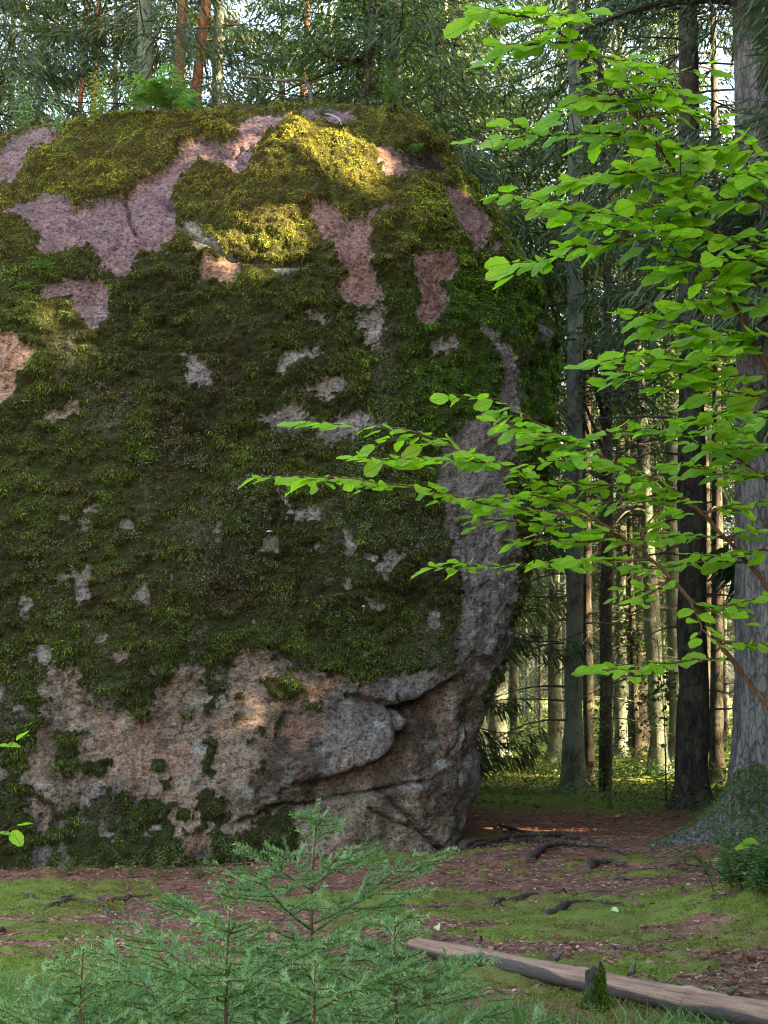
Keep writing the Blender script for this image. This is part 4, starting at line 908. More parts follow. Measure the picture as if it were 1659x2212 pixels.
# the little broken stub on its hummock
sp_ = on_ground(1288, 2165, 0.10); sx, sy = 1.01, 7.62
st = thing('tree_stub', 'short broken stub overgrown with green moss in front of the log', 'stump', (sx, sy, gz(sx, sy)))
z = np.linspace(-0.08, 0.28, 26); a = np.linspace(0, 2 * np.pi, 26, endpoint=False); Zg, A = np.meshgrid(z, a, indexing='ij')
r = 0.034 + 0.035 * np.exp(-np.clip(Zg, 0, 1) / 0.05) ; P = np.stack([r * np.cos(A) + 0.03 * Zg, r * np.sin(A), Zg], -1).reshape(-1, 3)
topz = 0.17 + 0.025 * np.sin(A.ravel() * 1 + 2.2) + 0.02 * np.sin(A.ravel() * 5); P[:, 2] = np.where(P[:, 2] > topz, topz + (P[:, 2] - topz) * 0.1, P[:, 2])
P += np.stack([np.cos(A), np.sin(A), 0 * A], -1).reshape(-1, 3) * (0.014 * fbm(np.stack([np.cos(A) * 4, np.sin(A) * 4, Zg * 6], -1).reshape(-1, 3), 3, 931))[:, None]
i, j = np.meshgrid(np.arange(25), np.arange(26), indexing='ij'); jn = (j + 1) % 26
F = np.stack([i * 26 + j, i * 26 + jn, (i + 1) * 26 + jn, (i + 1) * 26 + j], -1).reshape(-1, 4)
P = np.concatenate([P, [[0.01, 0, 0.16]]]); jj_ = np.arange(26); T = np.stack([25 * 26 + jj_, 25 * 26 + (jj_ + 1) % 26, np.full(26, len(P) - 1)], 1)
ob('stub_wood', mesh('stub_wood', P, [F, T], M['bark_dark']), st)
n = 3200; aa = RNG.normal(-0.6, 1.0, n); zz = RNG.random(n) ** 1.8 * 0.20 * (0.5 + 0.45 * np.cos(aa - R(-40))); rr = 0.036 + 0.045 * np.exp(-zz / 0.05)
B = np.stack([rr * np.cos(aa) + 0.02 * zz, rr * np.sin(aa), zz], 1); d = nrm(np.stack([np.cos(aa), np.sin(aa), np.full(n, 0.3)], 1) + 0.6 * rand_dirs(n))
V, Q = diamonds(B, d, perp(d), RNG.uniform(0.01, 0.024, n), 0.006, 0.2)
ob('moss', mesh('moss', V, Q, M['moss'], False, {'c_tint': np.repeat(np.array((0.085, 0.15, 0.02)) * RNG.uniform(0.5, 1.4, (n, 1)), 4, 0)}), st, kind='stuff')

def root(pts, rad, label, seed, lift=0.6, group=None):
    rad = rad * 0.68; P = np.array([on_ground(*q) for q in pts]); P = smooth_path(P, 26)
    P[:, 2] = ground_h(P[:, 0], P[:, 1]) + rad * lift + 0.012 + 0.009 * np.sin(np.arange(26) * 0.55 + seed) + 0.004 * np.sin(np.arange(26) * 1.9) + 0.002
    P[0, 2] -= rad * 2.2; P[-1, 2] -= rad * 1.6; P[:, 1] += 0.012 * np.sin(np.arange(26) * 0.6 + seed)
    c_ = P.mean(0); V, Q, T = tube(P - c_, rad * np.linspace(1.15, 0.35, 26) * (1 + 0.10 * np.sin(np.arange(26) * 0.7 + seed)), 10, True, 0)
    V = V + 0.006 * np.stack([vnoise(V * 18, seed + k) for k in range(3)], 1)
    o = ob('exposed_root', mesh('exposed_root', V, [Q, T], M['bark_root']), None, tuple(c_)); return tag(o, label, 'root', group)
c5 = lambda *q: [(987.5 + x * .4048, 1206.9 + y * .4048) for x, y in q]
c7 = lambda *q: [(822.9 + x * .504, 1755.5 + y * .504) for x, y in q]
c6 = lambda *q: [(x * .529, 1645.8 + y * .529) for x, y in q]
root(c5((20, 1590), (110, 1560), (250, 1525), (390, 1500), (500, 1505), (600, 1540)), 0.055, 'long thick arched root running from the boulder foot across the path', 1, 0.9)
root(c5((280, 1545), (370, 1530), (450, 1555), (520, 1585)), 0.04, 'pale worn root below the long arched one', 2)
root(c5((390, 1640), (480, 1610), (620, 1595), (760, 1605), (920, 1625)), 0.05, 'dark root crossing the path with moss in front of it', 3, 0.8)
root(c5((220, 1440), (330, 1470), (460, 1490), (560, 1520)), 0.035, 'dark root tucked behind the arched root', 4)
root(c5((700, 1670), (800, 1655), (900, 1665)), 0.045, 'short dark root hump on the path', 5)
root(c5((560, 1540), (660, 1530), (720, 1560), (760, 1600)), 0.03, 'thin root forking towards the big tree', 6)
root(c7((470, 390), (560, 375), (660, 360), (800, 345)), 0.035, 'reddish flat root in the trodden needles', 7)
root(c7((700, 450), (790, 415), (900, 395), (1050, 408)), 0.045, 'grey root with moss along it near the middle of the clearing', 8, 0.8)
root(c7((330, 190), (400, 180), (500, 160), (600, 150)), 0.03, 'slim root lying beside the boulder corner', 9)
root(c6((90, 545), (140, 570), (240, 560), (330, 535)), 0.03, 'pale root in front of the left boulder foot', 10)
root(c6((180, 600), (250, 585), (300, 565), (350, 570), (420, 580), (440, 620), (480, 650)), 0.028, 'wriggling dark root on the yellow moss', 11)
root(c6((400, 565), (480, 570), (560, 550), (620, 545)), 0.03, 'low root beside the wriggling one', 12)
root(c6((-20, 720), (60, 690), (120, 670), (185, 668)), 0.022, 'thin dark root at the border of the grass', 13)
# fallen sticks
gk = np.random.default_rng(9)
for i, (px, py, ln, an) in enumerate([(1150, 1990, 0.25, 0.2), (1100, 1985, 0.2, 2.9), (1290, 1930, 0.4, 0.1), (1420, 2000, 0.3, 3.0), (1500, 1880, 0.5, 0.15), (1370, 1905, 0.35, 0.3), (1190, 1880, 0.3, 2.7), (1590, 2095, 0.4, 2.9), (1560, 2105, 0.25, 0.1), (1250, 1780, 0.6, 0.1), (1120, 1730, 0.5, 3.0), (60, 1960, 0.3, 0.4), (150, 1930, 0.3, 2.6), (330, 1975, 0.25, 0.7), (960, 1960, 0.3, 0.2), (1040, 1930, 0.22, 1.2), (1340, 2060, 0.2, 0.4), (1230, 2010, 0.2, 2.4)]):
    p = on_ground(px, py); s = np.linspace(-0.5, 0.5, 7); P = np.stack([np.cos(an) * ln * s, np.sin(an) * ln * s, 0.01 * np.sin(s * 9 + i)], 1); P[:, :2] += gk.normal(0, 0.012, (7, 2))
    P[:, 2] += ground_h(P[:, 0] + p[0], P[:, 1] + p[1]) + 0.016
    V, Q, T = tube(P, np.linspace(0.010, 0.005, 7), 6, True)
    o = ob('fallen_twig', mesh('fallen_twig', V, [Q, T], M['deadwood']), None, (p[0], p[1], 0)); tag(o, 'short dead stick lying on the needle strewn ground', 'twig', 'sticks on the forest floor')

# ------------------------------------------------------------------ leaves
def leaf_shape(seed, L_=1.0, W_=0.82, rows=9, teeth=0.05, tip=0.14):
    """toothed oval leaf: length along +X, unit size; returns V, Q, luv"""
    gg = np.random.default_rng(seed); u = np.linspace(0, 1, rows)
    w_ = W_ * 0.5 * (np.sin(np.pi * np.clip(u, 0, 1) ** 0.85) ** 0.62) * (1 - 0.12 * u); w_[0] = 0.02; w_[-1] = 0.0
    curl = gg.uniform(-0.15, 0.45); fold = gg.uniform(0.0, 0.40); tw = gg.uniform(-0.25, 0.25)
    V = []; UV = []
    for k in range(rows):
        for c_ in (-1, -0.5, 0, 0.5, 1):
            ww = w_[k] * (1 + (teeth * (1 if k % 2 else -1) + gg.normal(0, 0.02)) * (abs(c_) == 1))
            x = u[k] * L_ + (0.03 * L_ if abs(c_) == 1 and k % 2 else 0); y = c_ * ww
            z = -curl * u[k] ** 2 * L_ + fold * abs(y) + tw * y * u[k] + 0.025 * math.sin(u[k] * 9 + c_ * 2 + seed) * abs(c_)
            V.append((x, y, z)); UV.append((u[k], c_ * ww, 0))
    V = np.array(V); i, j = np.meshgrid(np.arange(rows - 1), np.arange(4), indexing='ij')
    Q = np.stack([i * 5 + j, (i + 1) * 5 + j, (i + 1) * 5 + j + 1, i * 5 + j + 1], -1).reshape(-1, 4)
    return V, Q, np.array(UV)
def hazel_material():
    m, n, l, b = mat('hazel_leaf')
    uv = attr(n, 'luv'); sp = N(n, 'ShaderNodeSeparateXYZ'); l.new(uv.outputs['Vector'], sp.inputs[0])
    ab = N(n, 'ShaderNodeMath', operation='ABSOLUTE'); l.new(sp.outputs[1], ab.inputs[0])
    q = N(n, 'ShaderNodeMath', operation='MULTIPLY_ADD'); q.inputs[1].default_value = -0.9; l.new(ab.outputs[0], q.inputs[0]); l.new(sp.outputs[0], q.inputs[2])
    sc_ = N(n, 'ShaderNodeMath', operation='MULTIPLY'); sc_.inputs[1].default_value = 8.0; l.new(q.outputs[0], sc_.inputs[0])
    fr = N(n, 'ShaderNodeMath', operation='FRACT'); l.new(sc_.outputs[0], fr.inputs[0])
    vein = ramp(n, l, fr.outputs[0], [(0.0, (1, 1, 1)), (0.14, (0, 0, 0)), (0.88, (0, 0, 0)), (1.0, (1, 1, 1))])
    rib = ramp(n, l, ab.outputs[0], [(0.0, (1, 1, 1)), (0.03, (0, 0, 0))])
    mx_ = N(n, 'ShaderNodeMath', operation='MAXIMUM'); l.new(vein.outputs[0], mx_.inputs[0]); l.new(rib.outputs[0], mx_.inputs[1])
    oi = N(n, 'ShaderNodeObjectInfo'); nz = noise_node(n, l, 9, 4, 0.6, vec=uv.outputs['Vector']); big = noise_node(n, l, 2.2, 2, 0.5)
    tc = N(n, 'ShaderNodeNewGeometry'); l.new(tc.outputs['Position'], big.inputs['Vector']); big.inputs['Scale'].default_value = 6
    c = mixc(n, l, oi.outputs['Random'], (0.27, 0.53, 0.035), (0.45, 0.64, 0.08))
    c = mixc(n, l, ramp(n, l, big.outputs['Fac'], [(0.3, (0, 0, 0)), (0.7, (1, 1, 1))]).outputs[0], c, (0.20, 0.46, 0.035))
    c = mixc(n, l, ramp(n, l, nz.outputs['Fac'], [(0.35, (0.35,) * 3), (0.7, (0,) * 3)]).outputs[0], c, (0.09, 0.24, 0.02))
    c = mixc(n, l, mx_.outputs[0], c, (0.10, 0.25, 0.02))
    l.new(c, b.inputs['Base Color']); b.inputs['Roughness'].default_value = 0.55; b.inputs['Specular IOR Level'].default_value = 0.2
    bump(n, l, b, mx_.outputs[0], 0.35, 0.004)
    t = N(n, 'ShaderNodeBsdfTranslucent'); l.new(mixc(n, l, 1.0, c, (1.25, 1.25, 0.6), 'MULTIPLY'), t.inputs[0])
    mx = N(n, 'ShaderNodeMixShader'); mx.inputs[0].default_value = 0.58; l.new(b.outputs[0], mx.inputs[1]); l.new(t.outputs[0], mx.inputs[2]); l.new(mx.outputs[0], n['Material Output'].inputs[0])
    return m
M['hazel'] = hazel_material()
LEAVES = []
for k in range(10):
    V, Q, UV = leaf_shape(1000 + k, 1.0, 0.72 + 0.03 * (k % 5)); LEAVES.append((V, Q, UV))
LEAF_ME = [mesh('leaf', V, Q, M['hazel'], True, {'luv': UV}) for V, Q, UV in LEAVES]

c10 = lambda *q: [(548.6 + x * .6693, 768 + y * .6693) for x, y in q]
c8 = lambda *q: [(932.6 + x * .4378, y * .4378) for x, y in q]
# (points, depth at the first and the last, thickness, is a leafy twig)
BOUGHS = [
    (c10((1700, 1190), (1659, 1130), (1530, 970), (1440, 830), (1350, 720), (1270, 640), (1190, 590), (1110, 530), (1000, 470), (900, 410), (790, 345), (650, 290), (580, 262), (500, 235), (380, 232), (180, 212)), 4.75, 4.5, 0.0085, 0.42),
    (c10((1700, 800), (1659, 750), (1600, 670), (1520, 590), (1450, 510), (1380, 455), (1300, 400), (1230, 370), (1150, 340), (1060, 290), (980, 250), (900, 210), (840, 170), (760, 130), (640, 130)), 4.9, 4.6, 0.0085, 0.35),
    (c8((1700, 1900), (1600, 1700), (1530, 1580), (1460, 1430), (1400, 1310), (1340, 1160), (1270, 1010), (1230, 920), (1180, 820), (1090, 680), (1020, 580), (950, 500), (880, 410), (800, 270), (680, 200), (540, 100), (440, 30), (380, -40)), 4.6, 4.1, 0.0085, 0.38),
]
TWIGS = [
    (c10((1062, 517), (930, 505), (870, 490), (700, 470), (560, 430), (300, 395), (20, 390)), 4.55, 4.3),
    (c10((820, 360), (650, 330), (470, 335), (335, 330)), 4.5, 4.35), (c10((1270, 640), (1255, 570), (1300, 500), (1330, 470)), 4.65, 4.7),
    (c10((1290, 660), (1080, 660), (880, 675), (740, 680), (600, 685)), 4.65, 4.45), (c10((1530, 980), (1400, 985), (1250, 1000), (1120, 1015)), 4.75, 4.5),
    (c10((1440, 830), (1560, 800), (1660, 770)), 4.7, 4.6), (c10((1500, 920), (1600, 930), (1680, 920)), 4.7, 4.6), (c10((1350, 720), (1280, 770), (1220, 790)), 4.7, 4.6), (c10((1400, 770), (1450, 880), (1440, 900)), 4.7, 4.6),
    (c10((1190, 590), (1080, 600), (960, 600), (850, 600)), 4.65, 4.5), (c10((1000, 470), (900, 455), (800, 460), (700, 465)), 4.6, 4.45), (c10((1110, 530), (1000, 550), (880, 540), (720, 525)), 4.6, 4.5),
    (c10((1150, 340), (1050, 330), (900, 350)), 4.7, 4.55), (c10((1300, 400), (1180, 420), (1020, 410), (860, 412)), 4.75, 4.6), (c10((1060, 290), (950, 265), (800, 212)), 4.7, 4.55),
    (c10((1400, 470), (1250, 460), (1100, 480), (960, 470)), 4.8, 4.65), (c10((1520, 590), (1400, 580), (1280, 590), (1150, 600)), 4.85, 4.7), (c10((1600, 670), (1480, 660), (1350, 680), (1220, 690)), 4.9, 4.75), (c10((1450, 510), (1560, 480), (1680, 470)), 4.8, 4.7), (c10((1520, 590), (1600, 560), (1690, 560)), 4.8, 4.7),
    (c10((1690, 430), (1560, 330), (1450, 290), (1350, 245), (1200, 240), (1100, 265), (1010, 285)), 4.9, 4.7), (c10((1690, 330), (1580, 240), (1480, 220), (1380, 210)), 4.9, 4.7), (c10((1690, 200), (1600, 190), (1480, 190)), 4.9, 4.7), (c10((1690, 380), (1600, 390), (1480, 370), (1340, 350)), 4.9, 4.7), (c10((1690, 290), (1620, 300), (1520, 300)), 4.9, 4.7), (c10((1690, 620), (1600, 640), (1520, 650), (1420, 640)), 4.8, 4.7),
    (c8((1090, 680), (880, 655), (700, 660), (500, 660), (370, 695), (200, 680)), 4.4, 4.15), (c8((1180, 830), (1040, 845), (900, 850), (730, 880)), 4.4, 4.2), (c8((1500, 1190), (1270, 1110), (1050, 1080), (850, 1050), (680, 1050), (500, 980), (345, 950)), 4.5, 4.2),
    (c8((1400, 1310), (1190, 1270), (1050, 1200), (950, 1150), (880, 1100), (700, 1090)), 4.5, 4.3), (c8((1000, 1170), (850, 1200), (700, 1220), (560, 1280), (400, 1300)), 4.4, 4.25), (c8((1600, 1690), (1350, 1670), (1200, 1600), (1090, 1570), (960, 1545)), 4.6, 4.4),
    (c8((1700, 760), (1500, 690), (1380, 745), (1270, 745)), 4.4, 4.3), (c8((1700, 1060), (1560, 960), (1430, 990), (1340, 980), (1250, 1040), (1100, 1000), (1020, 1000)), 4.45, 4.3), (c8((880, 410), (1050, 400), (1190, 440)), 4.3, 4.2), (c8((800, 270), (900, 290), (960, 300)), 4.25, 4.15), (c8((680, 200), (500, 220), (365, 215)), 4.2, 4.05), (c8((540, 100), (440, 80), (260, 40)), 4.15, 4.0), (c8((540, 100), (620, 60), (680, 90)), 4.15, 4.0), (c8((950, 500), (860, 500), (820, 500)), 4.3, 4.2), (c8((1020, 580), (1160, 560), (1270, 545)), 4.3, 4.2), (c8((950, 500), (1080, 480), (1140, 370)), 4.3, 4.2),
    (c8((1180, 820), (1310, 790), (1330, 830), (1250, 870)), 4.4, 4.3), (c8((1700, 1240), (1480, 1180), (1300, 1160), (1080, 1130)), 4.5, 4.3), (c8((1700, 1400), (1500, 1400), (1350, 1300), (1200, 1330)), 4.5, 4.4), (c8((1700, 1500), (1560, 1510), (1400, 1460), (1240, 1500)), 4.55, 4.4), (c8((1700, 1330), (1600, 1290), (1420, 1270)), 4.5, 4.3), (c8((1700, 900), (1600, 830), (1560, 860)), 4.4, 4.3),
    (c8((1700, 1850), (1500, 1860), (1300, 1800), (1150, 1770), (960, 1760), (810, 1790)), 4.6, 4.4), (c8((1250, 1810), (1080, 1850), (880, 1880)), 4.55, 4.45), (c8((1700, 1960), (1500, 1940), (1300, 1890), (1150, 1900)), 4.6, 4.5), (c8((1700, 1650), (1600, 1640), (1450, 1640)), 4.55, 4.45), (c8((1600, 1700), (1480, 1750), (1380, 1760)), 4.6, 4.5), (c8((1320, 1590), (1380, 1500), (1450, 1440)), 4.55, 4.5),
]
hz = thing('hazel_bush', 'hazel boughs with bright lime green toothed leaves reaching across the boulder', 'hazel', (2.35, 4.75, gz(2.35, 4.75)))
HB = np.array(hz.location)
gh = np.random.default_rng(404)
specs = []
def spray(p, t, ln):
    sg = gh.choice([-1, 1]); up = np.array([0, 0, 1.0]); th = nrm(np.array([t[0], t[1], t[2] * 0.5])); a = gh.uniform(R(30), R(65)) * sg; d = nrm(th * math.cos(a) + np.cross(up, th) * math.sin(a) + up * gh.uniform(-0.12, 0.12))
    n_ = 6; P = p + d * ln * np.linspace(0, 1, n_)[:, None] - up * (0.12 * ln * np.linspace(0, 1, n_) ** 2)[:, None]
    V, Q, T = tube(P - HB, np.linspace(0.0022, 0.001, n_), 5, False); ob('twig', mesh('twig', V, Q, M['bark_twig']), hz)
    for s in np.arange(0.025, ln, gh.uniform(0.022, 0.034)):
        specs.append((p + d * s, d, sg, gh.uniform(0.036, 0.066))); sg = -sg
    specs.append((P[-1], d, 0, gh.uniform(0.045, 0.07)))
def bough(pts, d0, d1, rad, bare_part, leafy=True, parent=hz):
    d = np.r_[0, np.cumsum(np.hypot(*np.diff(np.array(pts), axis=0).T))]; d /= d[-1]
    P = np.array([at(px, py, d0 + (d1 - d0) * t) for (px, py), t in zip(pts, d)]); n_ = 8 + 3 * len(pts); P = smooth_path(P, n_)
    P += gh.normal(0, 0.002, P.shape)
    V, Q, T = tube(P - HB, np.linspace(rad, 0.0016, n_), 7, True, 0.01, 3); o = ob('branch', mesh('branch', V, [Q, T], M['bark_twig']), parent)
    ln = np.r_[0, np.cumsum(np.linalg.norm(np.diff(P, axis=0), axis=1))]; s = ln[-1] * bare_part + 0.02; sg = gh.choice([-1, 1])
    while s < ln[-1] - 0.004:
        p = np.array([np.interp(s, ln, P[:, k]) for k in range(3)]); q = np.array([np.interp(s + 0.02, ln, P[:, k]) for k in range(3)]) - np.array([np.interp(s - 0.02, ln, P[:, k]) for k in range(3)])
        specs.append((p, nrm(q), sg, gh.uniform(0.045, 0.088) * (1 - 0.22 * (s / ln[-1])))); sg = -sg; s += gh.uniform(0.016, 0.032)
    for s in np.arange(ln[-1] * max(bare_part, 0.12), ln[-1] * 0.8, 0.11 if rad < 0.01 else 0.14):
        s += gh.uniform(0, 0.05); p = np.array([np.interp(s, ln, P[:, k]) for k in range(3)]); t = np.array([np.interp(s + 0.02, ln, P[:, k]) for k in range(3)]) - p; spray(p, nrm(t), gh.uniform(0.07, 0.17))
    q = nrm(P[-1] - P[-3]); specs.append((P[-1], q, 0, gh.uniform(0.05, 0.075))); return P
for pts, d0, d1, rad, bp in BOUGHS: bough(pts, d0, d1, rad, bp)
for pts, d0, d1 in TWIGS: bough(pts, d0, d1, 0.0042, 0.06)
# the stems go on down to the root outside the picture
for a_, tgt in ((at(1700 * .0 + 548.6 + 1700 * .6693, 768 + 1190 * .6693, 4.75), 0), (at(548.6 + 1700 * .6693, 768 + 800 * .6693, 4.9), 1), (at(932.6 + 1700 * .4378, 1900 * .4378, 4.6), 2)):
    P = smooth_path([HB + np.array([0.05 * tgt, 0.04 * tgt, -0.1]), HB + np.array([-0.05 + 0.06 * tgt, 0.02, 0.5]), (a_ + HB) / 2 + np.array([0.1, 0, 0.25]), a_], 20)
    V, Q, T = tube(P - HB, np.linspace(0.018, 0.011, 20), 8, True, 0.02, 4); ob('stem', mesh('stem', V, [Q, T], M['bark_twig']), hz)
def leaf_matrix(p, t, sg, size):
    ang = sg * gh.uniform(R(30), R(70)); up = np.array([0, 0, 1.0]); th = nrm(np.array([t[0], t[1], t[2] * 0.4]))
    lat = nrm(np.cross(up, th)); d = nrm(th * math.cos(ang) + lat * math.sin(ang))
    hi = (p[2] - 1.6) / 2.0
    d = nrm(d + up * gh.uniform(-0.42, 0.10) - up * 0.22 * max(0, hi)); nv = nrm(up + 0.34 * gh.normal(size=3) + np.array([0, -0.25 - 0.75 * max(0, hi), 0])); nv = nrm(nv - d * (nv @ d)); y_ = np.cross(nv, d)
    st = p + d * 0.012 - HB
    m_ = Matrix(((d[0], y_[0], nv[0], st[0]), (d[1], y_[1], nv[1], st[1]), (d[2], y_[2], nv[2], st[2]), (0, 0, 0, 1)))
    return m_ @ Matrix.Diagonal((size, size, size, 1))
def visible_leaf(p):
    u, v = sheet(p[None]); return -20 < u[0] < 1680 and -20 < v[0] < 2230
order = sorted(specs, key=lambda s: (not visible_leaf(s[0]), -s[3] / s[0][1]))
rest = Geo()
for i, (p, t, sg, size) in enumerate(order):
    size *= (0.86 + 0.30 * float(sstep(1.9, 2.6, p[2]))) * gh.choice([0.75, 0.9, 1.0, 1.1, 1.25])
    m_ = leaf_matrix(p, t, sg, size); k = int(gh.integers(0, 10))
    if i < 300:
        o = ob('leaf', LEAF_ME[k], hz); o.matrix_local = m_
    else:
        V, Q, UV = LEAVES[k]; A4 = np.array(m_); rest.add(V @ A4[:3, :3].T + A4[:3, 3], Q, luv=UV)
print('hazel leaves', len(order))
if len(order) > 300: ob('foliage', rest.mesh('foliage', M['hazel']), hz, kind='stuff')

# a few leaves of another twig reaching in at the left border
hl = thing('hazel_twig', 'small leafy twig with two pale leaves before the boulder foot', 'twig', tuple(at(-40, 1640, 4.2)))
def small_twig(root_o, pts, Yd, leaves):
    P0_ = np.array(root_o.location); a0 = at(*pts[0], Yd); sg_ = -1 if a0[0] < 0 else 1; ft = np.array([a0[0] + sg_ * 0.12, Yd, gz(a0[0] + sg_ * 0.12, Yd) - 0.03])
    P = smooth_path([ft, (ft + a0) / 2 + np.array([sg_ * 0.04, 0, 0.06])] + [at(a, b_, Yd) for a, b_ in pts], 24); V, Q, T = tube(P - P0_, np.linspace(0.006, 0.0012, 24), 5, False); ob('stem', mesh('stem', V, Q, M['bark_twig']), root_o)
    for (a, b_, ang, size, tilt) in leaves:
        p = at(a, b_, Yd) - P0_; d = nrm(np.array([math.cos(ang), -0.3, math.sin(ang)])); nv = nrm(np.array([0.1, -tilt, 1.0])); nv = nrm(nv - d * (nv @ d)); y_ = np.cross(nv, d)
        o = ob('leaf', LEAF_ME[int(a) % 10], root_o); o.matrix_local = Matrix(((d[0], y_[0], nv[0], p[0]), (d[1], y_[1], nv[1], p[1]), (d[2], y_[2], nv[2], p[2]), (0, 0, 0, 1))) @ Matrix.Diagonal((size, size, size, 1))
small_twig(hl, [(-40, 1640), (0, 1615), (30, 1602)], 4.2, [(8, 1612, -0.1, 0.05, 0.4), (35, 1600, 0.5, 0.05, 0.2), (-10, 1612, 0.1, 0.04, 0.3)])
hl2 = thing('hazel_twig', 'drooping pale leaf on a thin twig above the grass', 'twig', tuple(at(-40, 1790, 4.2)))
small_twig(hl2, [(-40, 1810), (0, 1795), (30, 1785)], 4.2, [(25, 1795, -0.9, 0.055, 1.6), (38, 1784, 0.1, 0.045, 0.1), (-5, 1800, -0.2, 0.04, 0.3)])

# ------------------------------------------------------------------ young spruces in front
def needles_along(P, g_, dens, nl, up=0.35):
    ln = np.r_[0, np.cumsum(np.linalg.norm(np.diff(P, axis=0), axis=1))]; n_ = max(6, int(ln[-1] * dens)); s = g_.uniform(0.0, ln[-1], n_)
    B = np.stack([np.interp(s, ln, P[:, k]) for k in range(3)], 1); T_ = nrm(np.stack([np.interp(np.minimum(s + 0.01, ln[-1]), ln, P[:, k]) - np.interp(np.maximum(s - 0.01, 0), ln, P[:, k]) for k in range(3)], 1))
    r = nrm(np.cross(T_, nrm(g_.normal(size=(n_, 3))))); r = nrm(r + np.array([0, 0, up])); d = nrm(T_ * g_.uniform(0.5, 1.1, (n_, 1)) + r)
    sd = nrm(np.cross(d, g_.normal(size=(n_, 3)))); L_ = g_.uniform(0.7, 1.15, n_)[:, None] * nl; W_ = 0.0036
    V = np.stack([B - sd * W_ * 0.6, B + sd * W_ * 0.6, B + d * L_], 1).reshape(-1, 3)
    return V, np.arange(n_)[:, None] * 3, n_
def sapling(px, Yd, ztop, seed, label, lowest, spread, whorls, tints, lean=(0, 0)):
    g_ = np.random.default_rng(seed); x0 = at(px, 1900, Yd)[0]; zb = gz(x0, Yd)
    t = thing('spruce_sapling', label, 'sapling', (x0, Yd, zb), 0); H = ztop - zb
    z = np.linspace(-0.06, H, 24); stem = np.stack([lean[0] * z + 0.012 * np.sin(z * 6), lean[1] * z + 0.01 * np.cos(z * 5), z], 1)
    ge = Geo(); V, Q, T = tube(stem, np.linspace(0.011, 0.003, 24), 9, True, 0.01, seed); ge.add(V, Q, T); ob('stem', ge.mesh('stem', M['bark_twig']), t)
    def twig(wood, nd, P, lvl, rad, age):
        V, Q, T = tube(P, np.linspace(rad, 0.0012, len(P)), 5, False); wood.add(V, Q)
        V, o5_, n_ = needles_along(P, g_, 720 if lvl else 520, 0.022 if lvl else 0.022)
        c_ = np.array(tints[0]) * (1 - age) + np.array(tints[1]) * age; cc = c_ * g_.uniform(0.75, 1.3, (n_, 1))
        nd.add(V, None, o5_ + np.array([[0, 1, 2]]), c_tint=np.repeat(cc, 3, 0))
    # leader
    wood, nd = Geo(), Geo(); twig(wood, nd, stem[19:], 1, 0.004, 1.0); br = ob('branch', wood.mesh('branch', M['bark_twig']), t); ob('needles', nd.mesh('needles', M['needle'], False), br, kind='stuff')
    for w_ in range(whorls):
        f = w_ / (whorls - 1); h = H - 0.10 - (H - 0.10 - lowest) * f ** 0.9; Lb = (0.10 + spread * f ** 0.6)
        nbr = int(g_.integers(4, 7)); a0 = g_.uniform(0, 6.28)
        for b_ in range(nbr):
            a = a0 + b_ * 6.283 / nbr + g_.normal(0, 0.25); l_ = Lb * g_.uniform(0.7, 1.2); o_ = np.array([math.cos(a), math.sin(a), 0]); la = np.array([-math.sin(a), math.cos(a), 0]); s = np.linspace(0, 1, 9)
            hh = h + g_.normal(0, 0.03); k = np.array([np.interp(hh, z, stem[:, 0]), np.interp(hh, z, stem[:, 1]), hh])
            P = k + l_ * (s[:, None] * o_ * (0.9 - 0.12 * s[:, None]) + ((0.50 - 0.36 * f) * s + (0.10 * f) * s ** 2)[:, None] * np.array([0, 0, 1]) + (g_.normal(0, 0.08) * s ** 2)[:, None] * la)
            wood, nd = Geo(), Geo(); twig(wood, nd, P, 0, 0.0055 * (0.5 + 0.5 * f), g_.uniform(0, 0.5))
            for q in range(int(3 + l_ * 13)):
                u = g_.uniform(0.18, 0.97); p0_ = np.array([np.interp(u, s, P[:, c_]) for c_ in range(3)]); sg = 1 if q % 2 else -1; tl = (1 - u) * l_ * 0.62 * g_.uniform(0.6, 1.1) + 0.05
                dr = nrm(o_ * 0.75 + la * sg * g_.uniform(0.5, 0.9) + np.array([0, 0, 1]) * g_.uniform(-0.05, 0.35)); s2 = np.linspace(0, 1, 5)[:, None]; P2 = p0_ + dr * tl * s2 + np.array([0, 0, 1]) * (0.10 * tl) * s2 ** 2
                twig(wood, nd, P2, 1, 0.0026, g_.random())
                if tl > 0.15:
                    for _ in range(int(tl * 14)):
                        u2 = g_.uniform(0.25, 0.9); p1_ = p0_ + dr * tl * u2; d2 = nrm(dr + 0.8 * g_.normal(size=3) * np.array([1, 1, 0.3])); twig(wood, nd, p1_ + d2 * tl * 0.35 * s2, 1, 0.0018, g_.random())
            br = ob('branch', wood.mesh('branch', M['bark_twig']), t); ob('needles', nd.mesh('needles', M['needle'], False), br, kind='stuff')
    return t
NT = [(0.075, 0.19, 0.05), (0.21, 0.35, 0.16)]
sapling(680, 6.0, at(672, 1730, 6.0)[2], 51, 'tallest young spruce with pale leader in front of the boulder', 0.02, 0.92, 7, NT)
sapling(500, 4.5, at(500, 1965, 4.5)[2], 52, 'low bushy young spruce spreading over the grass', 0.25, 0.85, 6, NT)
sapling(860, 4.9, at(870, 1990, 4.9)[2], 53, 'low young spruce with long boughs hiding the end of the log', 0.2, 0.62, 5, NT)
sapling(190, 4.4, at(190, 2050, 4.4)[2], 54, 'small young spruce sinking into the grass', 0.2, 0.72, 5, NT)
sapling(690, 4.2, at(690, 2075, 4.2)[2], 55, 'very low young spruce under the tallest one', 0.2, 0.7, 4, NT)

